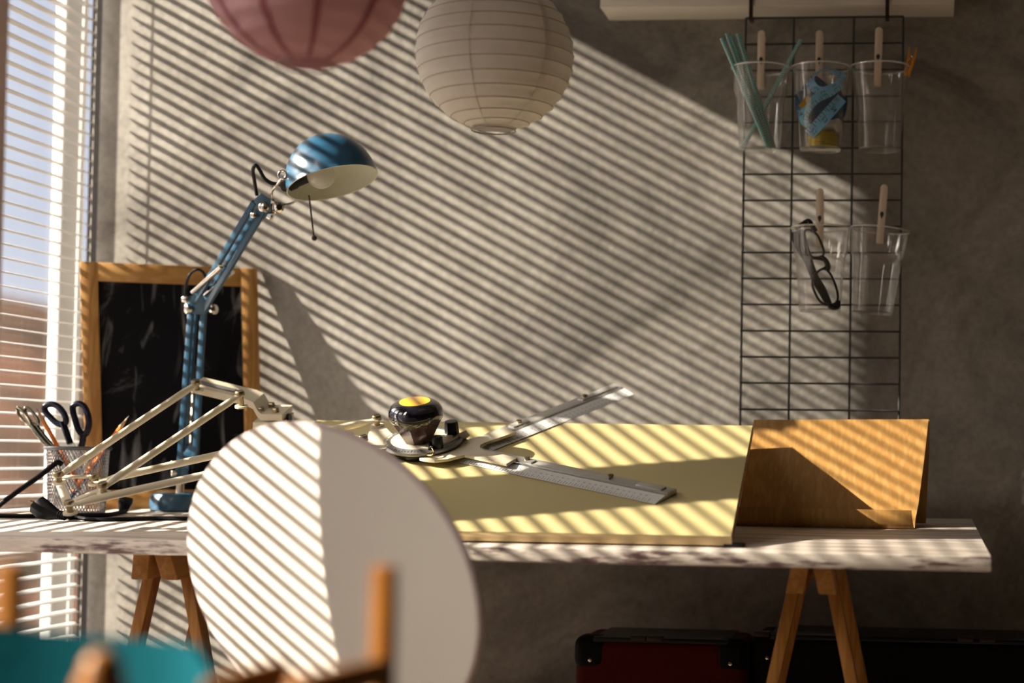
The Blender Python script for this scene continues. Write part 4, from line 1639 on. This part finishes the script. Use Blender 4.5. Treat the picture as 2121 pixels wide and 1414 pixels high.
# ------------------------------------------------------------------ paper lanterns
def lantern(label, u, v, y, rpx, m, nrib, squash, seams, ribs):
    c = at(u, v, y)
    R_ = rpx / F * y * 1.035
    t = thing('paper_lantern', label, 'lantern', c - V((0, 0, R_ * squash)), 'paper lanterns hanging from the ceiling')
    b = B0()
    prof = []
    K = nrib * 6
    a0, a1 = math.radians(-74), math.radians(74)
    for i in range(K + 1):
        ph = a0 + (a1 - a0) * i / K
        w = abs(math.sin(i / 6 * math.pi))
        rr = R_ * (1.0 - .014 * w)
        prof.append((rr * math.cos(ph), rr * math.sin(ph) * squash))
    lathe(b, prof, c, V((0, 0, 1)), 72, cap=False)
    obj('paper_shell', b, m, t, angle=80)
    if ribs:
        rb = B0()
        pts = []
        K2 = nrib * 40
        for i in range(K2 + 1):
            f_ = i / K2
            ph = a0 + (a1 - a0) * f_
            th = 2 * math.pi * nrib * f_
            rr = R_ * 1.001
            pts.append(c + V((rr * math.cos(ph) * math.cos(th), rr * math.cos(ph) * math.sin(th), rr * math.sin(ph) * squash)))
        tube(rb, pts, .0006, 5)
        obj('wire_rib', rb, 'rib', t)
    for th in seams:
        sb_ = B0()
        L_, Rr = [], []
        for i in range(25):
            ph = a0 + (a1 - a0) * i / 24
            for lst, dt in ((L_, -.045), (Rr, .045)):
                rr = R_ * 1.002
                lst.append(c + V((rr * math.cos(ph) * math.cos(th + dt), rr * math.cos(ph) * math.sin(th + dt), rr * math.sin(ph) * squash)))
        strip(sb_, L_, Rr, .0004)
        obj('seam', sb_, 'pinkdk' if m == 'pink' else m, t)
    for sg in (-1, 1):
        rg_ = B0()
        zz_ = c.z + sg * R_ * squash * math.sin(a1)
        rr = R_ * math.cos(a1)
        tube(rg_, [V((c.x + rr * math.cos(k * math.pi / 20), c.y + rr * math.sin(k * math.pi / 20), zz_ + sg * .004)) for k in range(40)], .0011, 8, closed=True)
        obj('wire_ring', rg_, 'rib', t)
    cd = B0()
    tube(cd, [V((c.x, c.y, c.z + R_ * squash * .96)), V((c.x, c.y, 2.65))], .0015, 6)
    tube(cd, [V((c.x - R_ * .27, c.y, c.z + R_ * squash * .965)), V((c.x + R_ * .27, c.y, c.z + R_ * squash * .965))], .0012, 6)
    obj('cord', cd, 'cordw', t)
    return t


lantern('white round paper lantern with wire ribs hanging above the drawing board', 1025, 113, 2.36, 162, 'lantern', 14, .97, (math.radians(-96), math.radians(-35)), True)
lantern('large blurred pink paper lantern at the top edge left of the white lantern', 636, -72, 1.86, 214, 'pink', 12, 1.0, [math.radians(k) for k in (-170, -135, -98, -62, -25)], False)

# ------------------------------------------------------------------ chair with the round white back
ch = thing('shell_chair', 'white shell chair with a round back pulled up to the table', 'chair', (-.72, 2.20, 0))
nC = V((-.70, -1, -.13)).normalized()
C0 = at(670, 1205, 2.0)


def onC(u, v):
    d = ray(u, v)
    o_ = V((0, 0, CZ))
    k = (C0 - o_).dot(nC) / d.dot(nC)
    return o_ + d * k


Suu, Svv, Suv = 299.0 ** 2, 326.0 ** 2, 27000.0
l11 = math.sqrt(Suu)
l21 = Suv / l11
l22 = math.sqrt(Svv - l21 ** 2)
eu = lambda t, k=1.0: onC(670.5 + k * l11 * math.cos(t), 1209 + k * (l21 * math.cos(t) + l22 * math.sin(t)))
cb2 = B0()
rings = []
cen = onC(670.5, 1209)
for k in (0.0, .3, .55, .75, .9, .97, 1.0):
    bul = .012 * (1 - k * k) - .012
    if k == 0:
        rings.append([cb2.verts.new(cen + nC * bul)])
    else:
        rings.append([cb2.verts.new(eu(i * 2 * math.pi / 72, k) + nC * bul) for i in range(72)])
for A_, B_ in zip(rings, rings[1:]):
    for i in range(72):
        j = (i + 1) % 72
        cb2.faces.new((A_[0], B_[i], B_[j]) if len(A_) == 1 else (A_[i], B_[i], B_[j], A_[j]))
bmesh.ops.recalc_face_normals(cb2, faces=cb2.faces)
if cb2.faces[0].normal.dot(nC) < 0:
    bmesh.ops.reverse_faces(cb2, faces=cb2.faces)
bmesh.ops.solidify(cb2, geom=cb2.faces[:], thickness=.009)
obj('backrest', cb2, 'shell', ch, angle=50)
rb_ = B0()
tube(rb_, [eu(i * 2 * math.pi / 96, 1.0) - nC * .017 for i in range(96)], .0052, 8, closed=True)
obj('edge_trim', rb_, 'rim', ch)
hd = V((nC.x, nC.y, 0)).normalized()
sc_ = V((cen.x, cen.y, 0)) - hd * .21
st_ = B0()
lathe(st_, [(0, .425), (.15, .425), (.185, .432), (.19, .442), (.18, .452), (.1, .448), (0, .446)], V((sc_.x, sc_.y, 0)), V((0, 0, 1)), 48)
obj('seat', st_, 'shell', ch)
sp_ = bar(B0(), cen - nC * .030 - V((0, 0, .12)), V((sc_.x, sc_.y, .435)) + hd * .12, .03, .012, hd.cross(V((0, 0, 1))), .002)
obj('back_support', sp_, 'rim', ch)
for k in range(4):
    th = math.pi / 4 + k * math.pi / 2
    dr = V((math.cos(th), math.sin(th), 0))
    b = B0()
    tube(b, [V((sc_.x, sc_.y, .428)) + dr * .10, V((sc_.x, sc_.y, .0)) + dr * .21], [.014, .010], 14)
    obj('leg', b, 'pine', ch)

# ------------------------------------------------------------------ near wooden chair with the teal canvas
YN = 1.22
fc = thing('canvas_chair', 'out of focus brown wooden chair with a teal canvas band, nearest the camera', 'chair', (at(400, 1400, YN).x, YN, 0))
zseat = at(400, 1560, YN).z
for u, u2, v in ((12, 6, 1168), (794, 800, 1172)):
    a = at(u, v, YN)
    b_ = at(u2, 1560, YN)
    b_ = V((b_.x, YN, 0))
    a.x = at(u + (8 if u < 100 else 0), 1300, YN).x
    b = bar(B0(), a, V((a.x, YN, 0)), .0165, .0165, bev=.003)
    obj('post', b, 'fgwood', fc)
xL, xR = at(12, 1300, YN).x, at(794, 1300, YN).x
b = B0()
a, b_ = at(700, 1385, YN - .004), at(794, 1372, YN)
bar(b, at(610, 1432, YN - .10), at(800, 1388, YN), .016, .020, bev=.003)
obj('arm_rail', b, 'fgwoodx', fc)
b = B0()
bar(b, at(420, 1440, YN - .05), at(600, 1393, YN - .02), .02, .022, bev=.004)
obj('lath', b, 'fgwoodx', fc)
b = B0()
bar(b, V((xL, YN, at(400, 1470, YN).z)), V((xR, YN, at(400, 1470, YN).z)), .016, .02, bev=.003)
obj('cross_rail', b, 'fgwoodx', fc)
cv = B0()
ring = [(-40, 1292), (60, 1302), (160, 1312), (260, 1320), (350, 1327), (405, 1334), (430, 1346), (444, 1400), (452, 1480)]
lo = [(-40, 1520), (60, 1520), (160, 1520), (260, 1520), (350, 1520), (405, 1520), (430, 1520), (444, 1520), (456, 1520)]
yy = [YN - .02 + .014 * math.sin(i * .6) for i in range(9)]
strip(cv, [at(u, v, y) for (u, v), y in zip(ring, yy)], [at(u, v, y - .01) for (u, v), y in zip(lo, yy)], .010)
obj('canvas', cv, 'teal', fc)
b = B0()
tube(b, [at(212, 1385, 1.05), at(208, 1420, 1.05), at(206, 1600, 1.05), V((at(206, 1600, 1.05).x, 1.05, 0))], [.012, .0165, .0165, .0165], 16)
ball(b, at(212, 1384, 1.05), .0125, 16, 10)
obj('front_post', b, 'fgwood', fc)

# ------------------------------------------------------------------ cases under the table
YK = 2.66


def suitcase(label, u0, v0, u1, m, y, dep, grp, clasp):
    a, b_ = at(u0, v0, y), at(u1, v0, y)
    t = thing('suitcase', label, 'suitcase', ((a.x + b_.x) / 2, y + dep / 2, 0), grp)
    obj('body', box(B0(), (a.x, y, .0), (b_.x, y + dep, a.z), .018, 4), m, t)
    r = B0()
    box(r, (a.x + .03, y - .0012, a.z - .006), (b_.x - .03, y + dep + .0012, a.z + .0016), .001)
    obj('seam_band', r, 'black', t)
    for x0, sg in ((a.x, 1), (b_.x, -1)):
        k = B0()
        x1 = x0 + sg * .052
        xs = (min(x0 - sg * .002, x1), max(x0 - sg * .002, x1))
        box(k, (xs[0], y - .003, a.z - .052), (xs[1], y + .05, a.z + .003), .017, 4)
        cn = obj('corner_cap', k, 'blacksoft', t)
        rv = B0()
        lathe(rv, [(.0035, 0), (.003, .0015), (0, .002)], V((x0 + sg * .026, y - .003, a.z - .035)), V((0, -1, 0)), 12)
        obj('rivet', rv, 'chrome', cn)
    for u in clasp:
        x = at(u, v0, y).x
        b = B0()
        box(b, (x - .012, y - .003, a.z - .003), (x + .012, y + .02, a.z + .005), .001)
        obj('clasp', b, 'strap', t)
    return t


suitcase('dark red suitcase with black corners standing under the table', 1190, 1319, 1548, 'red', YK, .15, 'suitcases under the table', (1322, 1356))
suitcase('black suitcase standing right of the dark red one under the table', 1556, 1314, 2230, 'case', YK + .02, .15, 'suitcases under the table', (1578, 2000, 2045))

trestle('wooden trestle under the left end of the table by the blind', at(312, 1180, 2.31).x, 2.31, 2.84)
trestle('wooden trestle under the right end of the table by the suitcases', at(1679, 1190, 2.31).x, 2.31, 2.84)
